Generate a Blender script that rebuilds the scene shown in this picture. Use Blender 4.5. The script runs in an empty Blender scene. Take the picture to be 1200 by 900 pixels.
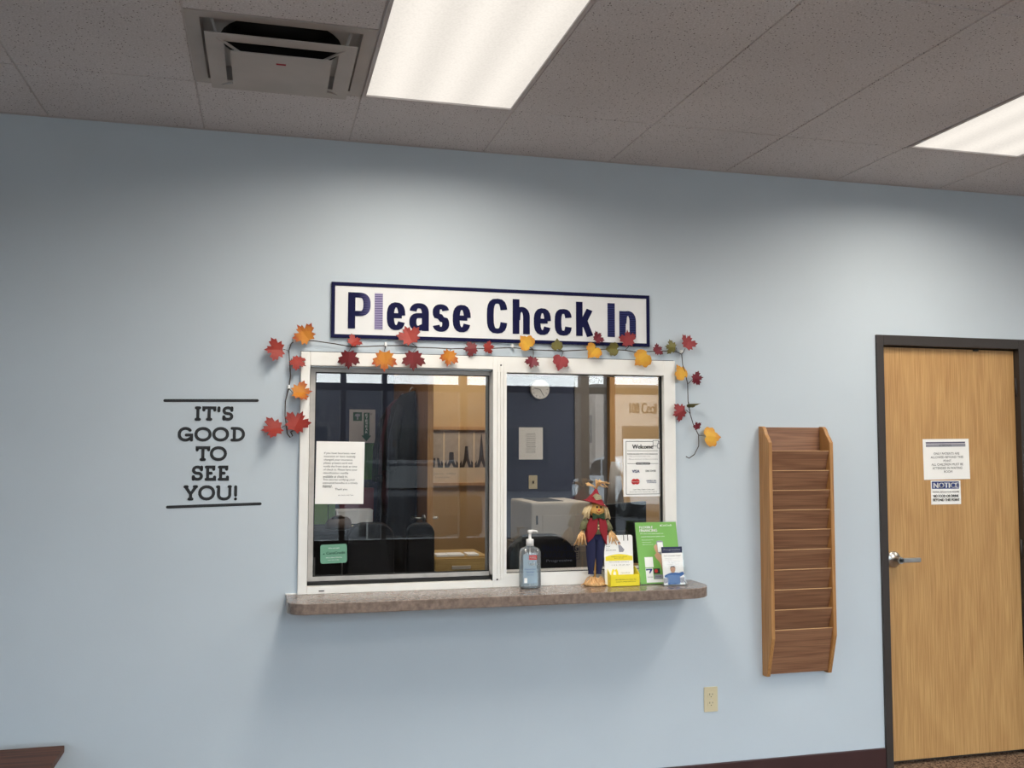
import bpy, bmesh, math, random
from mathutils import Vector, Matrix
random.seed(7)
PI = math.pi
scene = bpy.context.scene
C = scene.collection

# ---------------------------------------------------------------- camera
F, YAW, PITCH, ROLL, CD, CZ = 1113.32, 0.25508, 0.066405, 0.0011325, 4.1803, 1.58
_r = Vector((math.cos(YAW), -math.sin(YAW), 0))
_f = Vector((math.sin(YAW)*math.cos(PITCH), math.cos(YAW)*math.cos(PITCH), math.sin(PITCH)))
_u = _r.cross(_f)
RT = _r*math.cos(ROLL) + _u*math.sin(ROLL)
UP = -_r*math.sin(ROLL) + _u*math.cos(ROLL)
cam_d = bpy.data.cameras.new('camera'); cam = bpy.data.objects.new('camera', cam_d); C.objects.link(cam)
cam_d.sensor_width = 36; cam_d.lens = F/1200*36; cam_d.clip_start = 0.05; cam_d.clip_end = 300
m3 = Matrix((RT, UP, -_f)).transposed()
cam.matrix_world = Matrix.Translation((0, -CD, CZ)) @ m3.to_4x4()
scene.camera = cam

def W(px, py, Y=0.0):
    """survey helper: photo measurement -> point on the upright plane y = Y (metres)"""
    v = _f + RT*((px-600)/F) - UP*((py-450)/F)
    t = (CD+Y)/v.y
    return Vector((v.x*t, Y, CZ+v.z*t))

# ---------------------------------------------------------------- world: bright overcast sky
world = bpy.data.worlds.new('sky'); scene.world = world; world.use_nodes = True
nt = world.node_tree; nt.nodes.clear()
wo = nt.nodes.new('ShaderNodeOutputWorld'); bg = nt.nodes.new('ShaderNodeBackground')
tc = nt.nodes.new('ShaderNodeTexCoord'); mp = nt.nodes.new('ShaderNodeMapping'); mp.inputs['Scale'].default_value = (1, 1, 3)
nz = nt.nodes.new('ShaderNodeTexNoise'); nz.inputs['Scale'].default_value = 3.0; nz.inputs['Detail'].default_value = 6
rp = nt.nodes.new('ShaderNodeValToRGB')
rp.color_ramp.elements[0].position = .35; rp.color_ramp.elements[0].color = (.60, .74, .90, 1)
rp.color_ramp.elements[1].position = .65; rp.color_ramp.elements[1].color = (.93, .96, 1, 1)
nt.links.new(tc.outputs['Generated'], mp.inputs[0]); nt.links.new(mp.outputs[0], nz.inputs[0])
nt.links.new(nz.outputs[0], rp.inputs[0]); nt.links.new(rp.outputs[0], bg.inputs[0]); nt.links.new(bg.outputs[0], wo.inputs[0])
bg.inputs[1].default_value = 7.2
# lamp powers (each light belongs to a ceiling troffer below)
OFFICE_W, HALL_W = 13.0, 14.0
LOBBY_W = dict(A=29.0, B=26.0, C=16.0, D=24.0, E=8.0, F=8.0)

vs = scene.view_settings
vs.view_transform = 'Standard'; vs.look = 'None'; vs.exposure = 0.06; vs.gamma = 1.0; vs.use_curve_mapping = False

# ---------------------------------------------------------------- materials
def lin(r, g, b):
    return tuple(((c/255)/12.92 if c/255 <= .04045 else ((c/255+.055)/1.055)**2.4) for c in (r, g, b))
MATS = {}
def mat(name, rgb=(200, 200, 200), rough=.6, metal=0, var=.06, vscale=8, bump=0, bscale=200, emit=0, spec=.5):
    if name in MATS: return MATS[name]
    m = bpy.data.materials.new(name); m.use_nodes = True; MATS[name] = m
    n = m.node_tree; b = n.nodes['Principled BSDF']
    col = lin(*rgb)
    b.inputs['Roughness'].default_value = rough; b.inputs['Metallic'].default_value = metal
    b.inputs['Specular IOR Level'].default_value = spec
    t = n.nodes.new('ShaderNodeTexCoord')
    x = n.nodes.new('ShaderNodeTexNoise'); x.inputs['Scale'].default_value = vscale; x.inputs['Detail'].default_value = 4
    n.links.new(t.outputs['Object'], x.inputs['Vector'])
    r = n.nodes.new('ShaderNodeValToRGB')
    r.color_ramp.elements[0].position = .3; r.color_ramp.elements[1].position = .7
    r.color_ramp.elements[0].color = tuple(c*(1-var) for c in col)+(1,)
    r.color_ramp.elements[1].color = tuple(min(1, c*(1+var)) for c in col)+(1,)
    n.links.new(x.outputs[0], r.inputs[0]); n.links.new(r.outputs[0], b.inputs['Base Color'])
    if bump:
        y = n.nodes.new('ShaderNodeTexNoise'); y.inputs['Scale'].default_value = bscale; y.inputs['Detail'].default_value = 3
        n.links.new(t.outputs['Object'], y.inputs['Vector'])
        bp = n.nodes.new('ShaderNodeBump'); bp.inputs['Strength'].default_value = bump; bp.inputs['Distance'].default_value = .002
        n.links.new(y.outputs[0], bp.inputs['Height']); n.links.new(bp.outputs[0], b.inputs['Normal'])
    if emit:
        n.links.new(r.outputs[0], b.inputs['Emission Color']); b.inputs['Emission Strength'].default_value = emit
    return m

def wood(name, dark, light, axis='z', rough=.45, bands=9, contrast=1.0, fine=1.0):
    """oak: long grain along `axis`, broad cathedral bands plus fine pores"""
    m = bpy.data.materials.new(name); m.use_nodes = True; MATS[name] = m
    n = m.node_tree; b = n.nodes['Principled BSDF']; b.inputs['Roughness'].default_value = rough
    L = n.links.new
    t = n.nodes.new('ShaderNodeTexCoord')
    def mapped(along, across):
        q = n.nodes.new('ShaderNodeMapping'); s = [across]*3; s['xyz'.index(axis)] = along
        q.inputs['Scale'].default_value = s; L(t.outputs['Object'], q.inputs[0]); return q.outputs[0]
    n1 = n.nodes.new('ShaderNodeTexNoise'); n1.inputs['Scale'].default_value = 1; n1.inputs['Detail'].default_value = 2
    L(mapped(.9, bands), n1.inputs['Vector'])
    mul = n.nodes.new('ShaderNodeMath'); mul.operation = 'MULTIPLY'; mul.inputs[1].default_value = 9; L(n1.outputs[0], mul.inputs[0])
    sn = n.nodes.new('ShaderNodeMath'); sn.operation = 'SINE'
    m2 = n.nodes.new('ShaderNodeMath'); m2.operation = 'MULTIPLY'; m2.inputs[1].default_value = 4; L(mul.outputs[0], m2.inputs[0]); L(m2.outputs[0], sn.inputs[0])
    n2 = n.nodes.new('ShaderNodeTexNoise'); n2.inputs['Scale'].default_value = 1; n2.inputs['Detail'].default_value = 3
    L(mapped(5, 260*fine), n2.inputs['Vector'])
    a = n.nodes.new('ShaderNodeMath'); a.operation = 'MULTIPLY_ADD'; a.inputs[1].default_value = .16*contrast; a.inputs[2].default_value = 0.05
    L(sn.outputs[0], a.inputs[0])
    s = n.nodes.new('ShaderNodeMath'); s.operation = 'ADD'; L(a.outputs[0], s.inputs[0]); L(n2.outputs[0], s.inputs[1])
    r = n.nodes.new('ShaderNodeValToRGB'); r.color_ramp.elements[0].position = .25; r.color_ramp.elements[1].position = .75
    r.color_ramp.elements[0].color = lin(*dark)+(1,); r.color_ramp.elements[1].color = lin(*light)+(1,)
    L(s.outputs[0], r.inputs[0]); L(r.outputs[0], b.inputs['Base Color'])
    bp = n.nodes.new('ShaderNodeBump'); bp.inputs['Strength'].default_value = .12; bp.inputs['Distance'].default_value = .001
    L(n2.outputs[0], bp.inputs['Height']); L(bp.outputs[0], b.inputs['Normal'])
    return m

def glass(name, tint=(1, 1, 1), refl=2.0, haze=0.0, rough=0.0):
    """thin clear pane: transparent, with Fresnel mirror reflection off both faces"""
    m = bpy.data.materials.new(name); m.use_nodes = True; MATS[name] = m
    n = m.node_tree; n.nodes.clear(); L = n.links.new
    o = n.nodes.new('ShaderNodeOutputMaterial'); tr = n.nodes.new('ShaderNodeBsdfTransparent'); tr.inputs[0].default_value = tint+(1,)
    gl = n.nodes.new('ShaderNodeBsdfGlossy'); gl.inputs['Roughness'].default_value = rough
    fr = n.nodes.new('ShaderNodeFresnel'); fr.inputs[0].default_value = 1.52
    k = n.nodes.new('ShaderNodeMath'); k.operation = 'MULTIPLY'; k.inputs[1].default_value = refl; k.use_clamp = True; L(fr.outputs[0], k.inputs[0])
    mx = n.nodes.new('ShaderNodeMixShader'); L(k.outputs[0], mx.inputs[0]); L(tr.outputs[0], mx.inputs[1]); L(gl.outputs[0], mx.inputs[2])
    out = mx
    if haze:
        df = n.nodes.new('ShaderNodeBsdfDiffuse'); df.inputs[0].default_value = tint+(1,)
        m2 = n.nodes.new('ShaderNodeMixShader'); m2.inputs[0].default_value = haze
        L(mx.outputs[0], m2.inputs[1]); L(df.outputs[0], m2.inputs[2]); out = m2
    L(out.outputs[0], o.inputs[0])
    return m

def leaf_mat(name, centre, edge, r0=.25, r1=.55):
    m = bpy.data.materials.new(name); m.use_nodes = True; MATS[name] = m
    n = m.node_tree; b = n.nodes['Principled BSDF']; b.inputs['Roughness'].default_value = .6; L = n.links.new
    t = n.nodes.new('ShaderNodeTexCoord')
    ln = n.nodes.new('ShaderNodeVectorMath'); ln.operation = 'LENGTH'; L(t.outputs['Object'], ln.inputs[0])
    z = n.nodes.new('ShaderNodeTexNoise'); z.inputs['Scale'].default_value = 5; z.inputs['Detail'].default_value = 5; L(t.outputs['Object'], z.inputs['Vector'])
    ma = n.nodes.new('ShaderNodeMath'); ma.operation = 'MULTIPLY_ADD'; ma.inputs[1].default_value = .5; L(z.outputs[0], ma.inputs[0]); L(ln.outputs['Value'], ma.inputs[2])
    r = n.nodes.new('ShaderNodeValToRGB'); r.color_ramp.elements[0].position = r0+.2; r.color_ramp.elements[1].position = r1+.25
    r.color_ramp.elements[0].color = lin(*centre)+(1,); r.color_ramp.elements[1].color = lin(*edge)+(1,)
    L(ma.outputs[0], r.inputs[0]); L(r.outputs[0], b.inputs['Base Color'])
    return m

def streaked(name, base, pale, amount, solid=None, span=None):
    """vinyl lettering that has weathered in thin level streaks"""
    m = bpy.data.materials.new(name); m.use_nodes = True; MATS[name] = m
    n = m.node_tree; b = n.nodes['Principled BSDF']; b.inputs['Roughness'].default_value = .7; b.inputs['Specular IOR Level'].default_value = .2; L = n.links.new
    t = n.nodes.new('ShaderNodeTexCoord'); w = n.nodes.new('ShaderNodeTexWave'); w.bands_direction = 'Y'
    w.inputs['Scale'].default_value = 42; w.inputs['Distortion'].default_value = .6; w.inputs['Detail'].default_value = 1
    L(t.outputs['Object'], w.inputs['Vector'])
    r = n.nodes.new('ShaderNodeValToRGB'); r.color_ramp.elements[0].position = .5-amount/2; r.color_ramp.elements[1].position = 1-amount/2
    r.color_ramp.elements[0].color = lin(*base)+(1,); r.color_ramp.elements[1].color = lin(*pale)+(1,)
    L(w.outputs[0], r.inputs[0]); L(r.outputs[0], b.inputs['Base Color'])
    if span:    # wear begins part way across the letter
        sp = n.nodes.new('ShaderNodeSeparateXYZ'); L(t.outputs['Object'], sp.inputs[0])
        mr = n.nodes.new('ShaderNodeMapRange'); mr.inputs[1].default_value, mr.inputs[2].default_value = span; L(sp.outputs[0], mr.inputs[0])
        mx = n.nodes.new('ShaderNodeMix'); mx.data_type = 'RGBA'; L(mr.outputs[0], mx.inputs[0]); mx.inputs[6].default_value = lin(*solid)+(1,); L(r.outputs[0], mx.inputs[7])
        L(mx.outputs[2], b.inputs['Base Color'])
    return m

def ceiling_tile_mat():
    m = bpy.data.materials.new('mineral_fibre'); m.use_nodes = True
    n = m.node_tree; b = n.nodes['Principled BSDF']; b.inputs['Roughness'].default_value = .95; b.inputs['Specular IOR Level'].default_value = .1; L = n.links.new
    g = n.nodes.new('ShaderNodeNewGeometry')
    v = n.nodes.new('ShaderNodeTexVoronoi'); v.inputs['Scale'].default_value = 85; L(g.outputs['Position'], v.inputs['Vector'])
    z = n.nodes.new('ShaderNodeTexNoise'); z.inputs['Scale'].default_value = 160; z.inputs['Detail'].default_value = 3; L(g.outputs['Position'], z.inputs['Vector'])
    z2 = n.nodes.new('ShaderNodeTexNoise'); z2.inputs['Scale'].default_value = 1.4; L(g.outputs['Position'], z2.inputs['Vector'])
    lt = n.nodes.new('ShaderNodeMath'); lt.operation = 'LESS_THAN'; lt.inputs[1].default_value = .20; L(v.outputs['Distance'], lt.inputs[0])
    hs = n.nodes.new('ShaderNodeSeparateColor'); L(v.outputs['Color'], hs.inputs[0])
    pk = n.nodes.new('ShaderNodeMath'); pk.operation = 'GREATER_THAN'; pk.inputs[1].default_value = .45; L(hs.outputs[0], pk.inputs[0])
    pit = n.nodes.new('ShaderNodeMath'); pit.operation = 'MULTIPLY'; L(lt.outputs[0], pit.inputs[0]); L(pk.outputs[0], pit.inputs[1])
    r = n.nodes.new('ShaderNodeValToRGB'); r.color_ramp.elements[0].position = .3; r.color_ramp.elements[1].position = .7
    r.color_ramp.elements[0].color = lin(204, 198, 198)+(1,); r.color_ramp.elements[1].color = lin(230, 225, 226)+(1,)
    L(z.outputs[0], r.inputs[0])
    r2 = n.nodes.new('ShaderNodeMix'); r2.data_type = 'RGBA'; r2.blend_type = 'MULTIPLY'; r2.inputs[0].default_value = .25
    L(r.outputs[0], r2.inputs[6]); L(z2.outputs[0], r2.inputs[7])
    mx = n.nodes.new('ShaderNodeMix'); mx.data_type = 'RGBA'; L(pit.outputs[0], mx.inputs[0]); L(r2.outputs[2], mx.inputs[6])
    mx.inputs[7].default_value = lin(96, 88, 88)+(1,)
    L(mx.outputs[2], b.inputs['Base Color'])
    return m

def carpet_mat():
    m = bpy.data.materials.new('carpet'); m.use_nodes = True
    n = m.node_tree; b = n.nodes['Principled BSDF']; b.inputs['Roughness'].default_value = 1; b.inputs['Specular IOR Level'].default_value = .1; L = n.links.new
    g = n.nodes.new('ShaderNodeNewGeometry'); v = n.nodes.new('ShaderNodeTexVoronoi'); v.inputs['Scale'].default_value = 130; L(g.outputs['Position'], v.inputs['Vector'])
    hs = n.nodes.new('ShaderNodeSeparateColor'); L(v.outputs['Color'], hs.inputs[0])
    r = n.nodes.new('ShaderNodeValToRGB'); r.color_ramp.elements[0].color = lin(62, 46, 38)+(1,); r.color_ramp.elements[1].color = lin(158, 132, 110)+(1,)
    L(hs.outputs[0], r.inputs[0]); L(r.outputs[0], b.inputs['Base Color'])
    bp = n.nodes.new('ShaderNodeBump'); bp.inputs['Strength'].default_value = .6; bp.inputs['Distance'].default_value = .004
    L(v.outputs['Distance'], bp.inputs['Height']); L(bp.outputs[0], b.inputs['Normal'])
    return m

def diffuser_mat():
    """prismatic lens of a troffer: glows, brighter along the three tubes behind it"""
    m = bpy.data.materials.new('lamp_lens'); m.use_nodes = True
    n = m.node_tree; n.nodes.clear(); L = n.links.new
    o = n.nodes.new('ShaderNodeOutputMaterial'); e = n.nodes.new('ShaderNodeEmission'); L(e.outputs[0], o.inputs[0])
    t = n.nodes.new('ShaderNodeTexCoord'); s = n.nodes.new('ShaderNodeSeparateXYZ'); L(t.outputs['Object'], s.inputs[0])
    a = n.nodes.new('ShaderNodeMath'); a.operation = 'MULTIPLY'; a.inputs[1].default_value = 2*PI/.19; L(s.outputs[0], a.inputs[0])
    c = n.nodes.new('ShaderNodeMath'); c.operation = 'COSINE'; L(a.outputs[0], c.inputs[0])
    v = n.nodes.new('ShaderNodeTexVoronoi'); v.inputs['Scale'].default_value = 110; L(t.outputs['Object'], v.inputs['Vector'])
    k = n.nodes.new('ShaderNodeMath'); k.operation = 'MULTIPLY_ADD'; k.inputs[1].default_value = .06; k.inputs[2].default_value = .95; L(c.outputs[0], k.inputs[0])
    k2 = n.nodes.new('ShaderNodeMath'); k2.operation = 'MULTIPLY_ADD'; k2.inputs[1].default_value = -.10; L(v.outputs['Distance'], k2.inputs[0]); L(k.outputs[0], k2.inputs[2])
    e.inputs[0].default_value = (1.0, .93, .84, 1); L(k2.outputs[0], e.inputs[1])
    return m

M = {}
M['wall'] = mat('pale_blue_paint', (199, 210, 219), .7, var=.02, vscale=2.5, bump=.12, bscale=160)
M['tile'] = ceiling_tile_mat()
M['tee'] = mat('tee_paint', (190, 184, 184), .7)
M['carpet'] = carpet_mat()
M['lens'] = diffuser_mat()
M['vent'] = mat('vent_paint', (176, 169, 165), .6, var=.10, vscale=5)
M['black'] = mat('matte_black', (16, 16, 18), .6)
M['duct'] = mat('duct_black', (14, 10, 14), .8)
M['white_frame'] = mat('white_vinyl', (243, 241, 236), .4, var=.03)
M['grey_sash'] = mat('grey_aluminium', (178, 174, 170), .4, var=.12, vscale=20)
M['gasket'] = mat('gasket', (12, 12, 12), .7)
M['glass'] = glass('clear_glass')
M['store_glass'] = glass('store_glass', (.97, .99, .98), 1.6)
M['laminate'] = mat('stone_laminate', (132, 116, 106), .22, var=.28, vscale=60)
M['base'] = mat('vinyl_base', (62, 36, 36), .45)
M['oak'] = wood('oak_door', (168, 122, 72), (206, 163, 106), 'z', bands=4, contrast=.32)
M['oak_side'] = wood('oak_side', (150, 102, 54), (188, 138, 84), 'z', bands=12, contrast=.4)
M['oak_x'] = wood('oak_panel', (118, 80, 58), (156, 114, 86), 'x', bands=16, contrast=.75)
M['lip'] = mat('lit_lip_oak', (206, 162, 116), .6)
M['steel_dark'] = mat('dark_frame_paint', (54, 48, 46), .5, var=.05)
M['chrome'] = mat('satin_chrome', (206, 204, 200), .32, metal=1)
M['navy'] = mat('sign_navy', (9, 12, 60), .7, var=.08, vscale=20, spec=.2)
M['sign_white'] = mat('sign_white', (232, 232, 232), .35, var=.02)
M['faded'] = streaked('faded_navy', (66, 62, 116), (170, 160, 192), .7)
M['streak'] = streaked('streaked_navy', (9, 12, 60), (56, 62, 116), .15)
M['decal'] = mat('decal_black', (24, 24, 26), .5)
M['paper'] = mat('white_paper', (251, 250, 247), .7, var=.02)
M['ink'] = mat('ink', (50, 50, 52), .7)
M['inkblue'] = mat('ink_blue', (36, 56, 120), .6)
M['inkred'] = mat('ink_red', (206, 48, 44), .6)
M['white'] = mat('print_white', (246, 246, 244), .6, var=.01)
M['greyprint'] = mat('print_grey', (150, 150, 160), .6)
M['dgreyprint'] = mat('print_dark_grey', (96, 92, 112), .6)
M['ivory'] = mat('ivory_plastic', (214, 202, 168), .4, var=.02)
M['vine'] = mat('vine_wire', (58, 44, 38), .7)
M['l_orange'] = leaf_mat('leaf_orange', (204, 130, 36), (160, 58, 30))
M['l_red'] = leaf_mat('leaf_red', (158, 50, 38), (132, 30, 28))
M['l_dred'] = leaf_mat('leaf_dark_red', (116, 24, 30), (90, 18, 24))
M['l_crim'] = leaf_mat('leaf_crimson', (116, 24, 42), (92, 18, 34))
M['l_rose'] = leaf_mat('leaf_rose', (154, 54, 58), (136, 42, 48))
M['l_yel'] = leaf_mat('leaf_yellow', (218, 164, 46), (196, 122, 34))
M['l_olive'] = leaf_mat('leaf_olive', (122, 116, 58), (96, 88, 44))
M['navywall'] = mat('navy_paint', (52, 60, 84), .75, var=.03, vscale=2, bump=.1)
M['tanwall'] = mat('tan_paint', (204, 170, 122), .75, var=.03, vscale=2, bump=.1)
M['offceil'] = mat('office_ceiling', (200, 196, 190), .9)
M['offfloor'] = mat('office_floor', (70, 62, 58), .9)
M['plastic_black'] = mat('black_plastic', (10, 10, 12), .5, spec=.3)
M['fabric_black'] = mat('black_fabric', (13, 13, 17), .9, bump=.3)
M['fabric_navy'] = mat('navy_fabric', (18, 20, 32), .9, bump=.3)
M['fabric_plum'] = mat('plum_fabric', (66, 30, 42), .9, bump=.3)
M['leather'] = mat('brown_leather', (74, 60, 52), .6, var=.2, bump=.3, bscale=60)
M['printer'] = mat('printer_beige', (196, 186, 172), .5, var=.03)
M['green'] = mat('leaf_green_print', (120, 180, 84), .45, var=.04)
M['dgreen'] = mat('dark_green_print', (34, 84, 62), .5)
M['cgreen'] = mat('sea_green_sticker', (108, 160, 134), .45, var=.04)
M['yellow'] = mat('yellow_card', (246, 226, 42), .45, var=.02)
M['skin'] = mat('print_skin', (206, 160, 132), .6)
M['shirt'] = mat('print_shirt', (58, 104, 166), .6, var=.12, vscale=60)
M['acrylic'] = glass('acrylic', (.98, .99, .99), .8, haze=.03)
M['bottle'] = glass('bottle_plastic', (.95, .97, .98), 2.0, haze=.10)
M['gel'] = glass('gel', (.84, .93, .98), 0.4, haze=.14)
M['gel_label'] = glass('gel_label', (.78, .90, .98), 0.6, haze=.32)
M['pump'] = mat('white_plastic', (240, 238, 236), .35, var=.01)
M['raffia'] = mat('raffia', (232, 186, 130), .8, var=.15, vscale=60)
M['straw'] = mat('straw_blonde', (228, 204, 158), .8, var=.12, vscale=60)
M['burlap'] = mat('burlap', (222, 170, 92), .8, var=.08, vscale=60, bump=.2, bscale=600)
M['felt_red'] = mat('felt_red', (148, 34, 46), .9, var=.08, bump=.2)
M['denim'] = mat('doll_navy', (34, 38, 74), .9, var=.1, bump=.2)
M['plaid'] = mat('doll_plaid', (120, 118, 84), .9, var=.4, vscale=180)
M['bow'] = mat('doll_green', (46, 66, 42), .9, var=.45, vscale=150)
M['table'] = wood('walnut_table', (62, 34, 24), (96, 58, 40), 'x', rough=.7, bands=10)
M['asphalt'] = mat('asphalt', (52, 52, 55), .9, var=.15, vscale=3)
M['concrete'] = mat('concrete', (92, 90, 88), .9, var=.08, vscale=2)
M['bounce_concrete'] = mat('bounce_concrete', (196, 192, 186), .9, var=.06, vscale=2)
M['brick_dark'] = mat('dark_facade', (46, 46, 52), .9, var=.15, vscale=1.5)
M['stucco'] = mat('pale_facade', (214, 196, 182), .9, var=.08, vscale=1)
M['mullion'] = mat('bronze_mullion', (44, 42, 42), .45)
M['tyre'] = mat('tyre', (22, 22, 22), .9)
M['car_w'] = mat('car_white', (220, 222, 224), .25, var=.01)
M['car_g'] = mat('car_grey', (110, 114, 120), .25, var=.01)
M['car_d'] = mat('car_dark', (24, 26, 32), .7, var=.01, spec=.1)
M['car_glass'] = mat('car_glass', (20, 24, 28), .4, var=.01, spec=.2)
M['greyjamb'] = mat('grey_jamb', (120, 114, 108), .6)
M['greydoor'] = mat('grey_door', (98, 94, 90), .6)
M['oak_edge'] = wood('oak_jamb', (168, 122, 74), (204, 160, 106), 'z', bands=8, contrast=.4)
M['oak_brown'] = wood('oak_brown', (112, 78, 50), (146, 106, 70), 'z', bands=8, contrast=.4)
M['oak_light'] = wood('oak_light', (178, 142, 82), (208, 176, 112), 'x', bands=14, contrast=.8)
M['sepia'] = mat('sepia_print', (178, 162, 146), .6, var=.1, vscale=20)
M['sepia_dark'] = mat('sepia_ink', (56, 46, 42), .6)
M['cream'] = mat('cream_mount', (226, 202, 168), .6)
M['grass_green'] = mat('box_green', (104, 142, 48), .5)
M['kraft'] = mat('kraft_card', (150, 138, 126), .8)

# ---------------------------------------------------------------- mesh helpers
def world_origin(o):
    v = Vector((0, 0, 0))
    while o is not None:
        v += o.location; o = o.parent
    return v
def link(name, me, m, parent=None):
    o = bpy.data.objects.new(name, me); C.objects.link(o)
    if m is not None and not me.materials: me.materials.append(m)
    if parent is not None: o.parent = parent
    return o
def tag(o, label=None, cat=None, group=None, kind=None):
    if label: o['label'] = label
    if cat: o['category'] = cat
    if group: o['group'] = group
    if kind: o['kind'] = kind
    return o
def thing(name, label, cat, loc=(0, 0, 0), group=None):
    o = bpy.data.objects.new(name, None); C.objects.link(o); o.location = loc; o.empty_display_size = .05
    return tag(o, label, cat, group)

class MB:
    def __init__(s): s.v = []; s.f = []; s.smooth = set()
    def add(s, vs, fs, smooth=False):
        k = len(s.v); s.v += [tuple(v) for v in vs]
        for f in fs:
            if smooth: s.smooth.add(len(s.f))
            s.f.append(tuple(i+k for i in f))
        return s
    def box(s, x0, x1, y0, y1, z0, z1):
        return s.add([(x, y, z) for z in (z0, z1) for y in (y0, y1) for x in (x0, x1)],
                     [(0, 2, 3, 1), (4, 5, 7, 6), (0, 1, 5, 4), (2, 6, 7, 3), (0, 4, 6, 2), (1, 3, 7, 5)])
    def prism(s, poly, a0, a1, axis='y'):
        """poly: 2-D outline; extruded along axis (y: (x,z), x: (y,z), z: (x,y))"""
        def P(p, a):
            return {'y': (p[0], a, p[1]), 'x': (a, p[0], p[1]), 'z': (p[0], p[1], a)}[axis]
        n = len(poly); vs = [P(p, a0) for p in poly]+[P(p, a1) for p in poly]
        fs = [tuple(range(n)), tuple(range(2*n-1, n-1, -1))]+[(i, i+n, (i+1) % n+n, (i+1) % n) for i in range(n)]
        return s.add(vs, fs)
    def hexa(s, p):   # 8 corner points: bottom ring 4, top ring 4
        return s.add(p, [(0, 3, 2, 1), (4, 5, 6, 7), (0, 1, 5, 4), (1, 2, 6, 5), (2, 3, 7, 6), (3, 0, 4, 7)])
    def tube(s, pts, r, n=8, cap=True):
        pts = [Vector(p) for p in pts]; rs = r if isinstance(r, (list, tuple)) else [r]*len(pts)
        t0 = (pts[1]-pts[0]).normalized(); ref = Vector((0, 0, 1)) if abs(t0.z) < .9 else Vector((1, 0, 0))
        vs = []; prev = None
        for i, p in enumerate(pts):
            t = (pts[min(i+1, len(pts)-1)]-pts[max(i-1, 0)]).normalized()
            a = (ref - t*ref.dot(t)) if prev is None else (prev - t*prev.dot(t))
            a.normalize(); prev = a; b = t.cross(a)
            for k in range(n):
                an = 2*PI*k/n; vs.append(p+(a*math.cos(an)+b*math.sin(an))*rs[i])
        fs = [(i*n+k, i*n+(k+1) % n, (i+1)*n+(k+1) % n, (i+1)*n+k) for i in range(len(pts)-1) for k in range(n)]
        s.add(vs, fs, True)
        if cap:
            k = len(s.v)-len(vs); s.f.append(tuple(k+i for i in range(n))); s.f.append(tuple(k+len(vs)-1-i for i in range(n)))
        return s
    def lathe(s, prof, c=(0, 0, 0), n=24, sx=1, sy=1, power=2.0):
        """prof: [(radius, z)]; power>2 makes a squarer section"""
        vs = []
        for r, z in prof:
            for k in range(n):
                a = 2*PI*k/n; ca, sa = math.cos(a), math.sin(a)
                x = math.copysign(abs(ca)**(2/power), ca); y = math.copysign(abs(sa)**(2/power), sa)
                vs.append((c[0]+x*r*sx, c[1]+y*r*sy, c[2]+z))
        fs = [(i*n+k, i*n+(k+1) % n, (i+1)*n+(k+1) % n, (i+1)*n+k) for i in range(len(prof)-1) for k in range(n)]
        k0 = len(s.v); s.add(vs, fs, True)
        s.f.append(tuple(k0+n-1-i for i in range(n))); s.f.append(tuple(k0+(len(prof)-1)*n+i for i in range(n)))
        return s
    def ball(s, c, rx, ry, rz, n=16, rings=10):
        prof = [(max(1e-4, math.sin(PI*i/rings)), -math.cos(PI*i/rings)) for i in range(rings+1)]
        vs = [(c[0]+r*math.cos(2*PI*k/n)*rx, c[1]+r*math.sin(2*PI*k/n)*ry, c[2]+z*rz) for r, z in prof for k in range(n)]
        return s.add(vs, [(i*n+k, i*n+(k+1) % n, (i+1)*n+(k+1) % n, (i+1)*n+k) for i in range(rings) for k in range(n)], True)
    def mesh(s, name, off=Vector((0, 0, 0)), bevel=0, recalc=True):
        me = bpy.data.meshes.new(name)
        me.from_pydata([(v[0]-off.x, v[1]-off.y, v[2]-off.z) for v in s.v], [], s.f)
        for i in s.smooth: me.polygons[i].use_smooth = True
        if recalc or bevel:
            bm = bmesh.new(); bm.from_mesh(me)
            bmesh.ops.recalc_face_normals(bm, faces=bm.faces)
            if bevel:
                ed = [e for e in bm.edges if len(e.link_faces) == 2 and e.calc_face_angle(0) > .6]
                bmesh.ops.bevel(bm, geom=ed, offset=bevel, segments=2, affect='EDGES', profile=.6, clamp_overlap=True)
            bm.to_mesh(me); bm.free()
        me.update(); return me
    def build(s, name, m, parent=None, bevel=0, local=False):
        """world coordinates unless local; a child is stored relative to its parent's base"""
        off = Vector((0, 0, 0)) if (local or parent is None) else world_origin(parent)
        return link(name, s.mesh(name, off, bevel), m, parent)

def rrect(x0, x1, y0, y1, r, n=5):
    out = []
    for cx, cy, a0 in ((x1-r, y0+r, -PI/2), (x1-r, y1-r, 0), (x0+r, y1-r, PI/2), (x0+r, y0+r, PI)):
        for i in range(n+1):
            a = a0+PI/2*i/n; out.append((cx+r*math.cos(a), cy+r*math.sin(a)))
    return out

_tc = {}
def text_data(s):
    """outline mesh of a text line in the built-in font: (verts, faces), cap height ~ .7"""
    if s in _tc: return _tc[s]
    cu = bpy.data.curves.new('txt', 'FONT'); cu.body = s; cu.size = 1; cu.resolution_u = 3; cu.fill_mode = 'FRONT'
    o = bpy.data.objects.new('txt', cu); C.objects.link(o)
    dg = bpy.context.evaluated_depsgraph_get(); me = bpy.data.meshes.new_from_object(o.evaluated_get(dg))
    v = [tuple(x.co) for x in me.vertices]; f = [tuple(p.vertices) for p in me.polygons]
    bpy.data.objects.remove(o); bpy.data.curves.remove(cu); bpy.data.meshes.remove(me)
    _tc[s] = (v, f); return v, f

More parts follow.
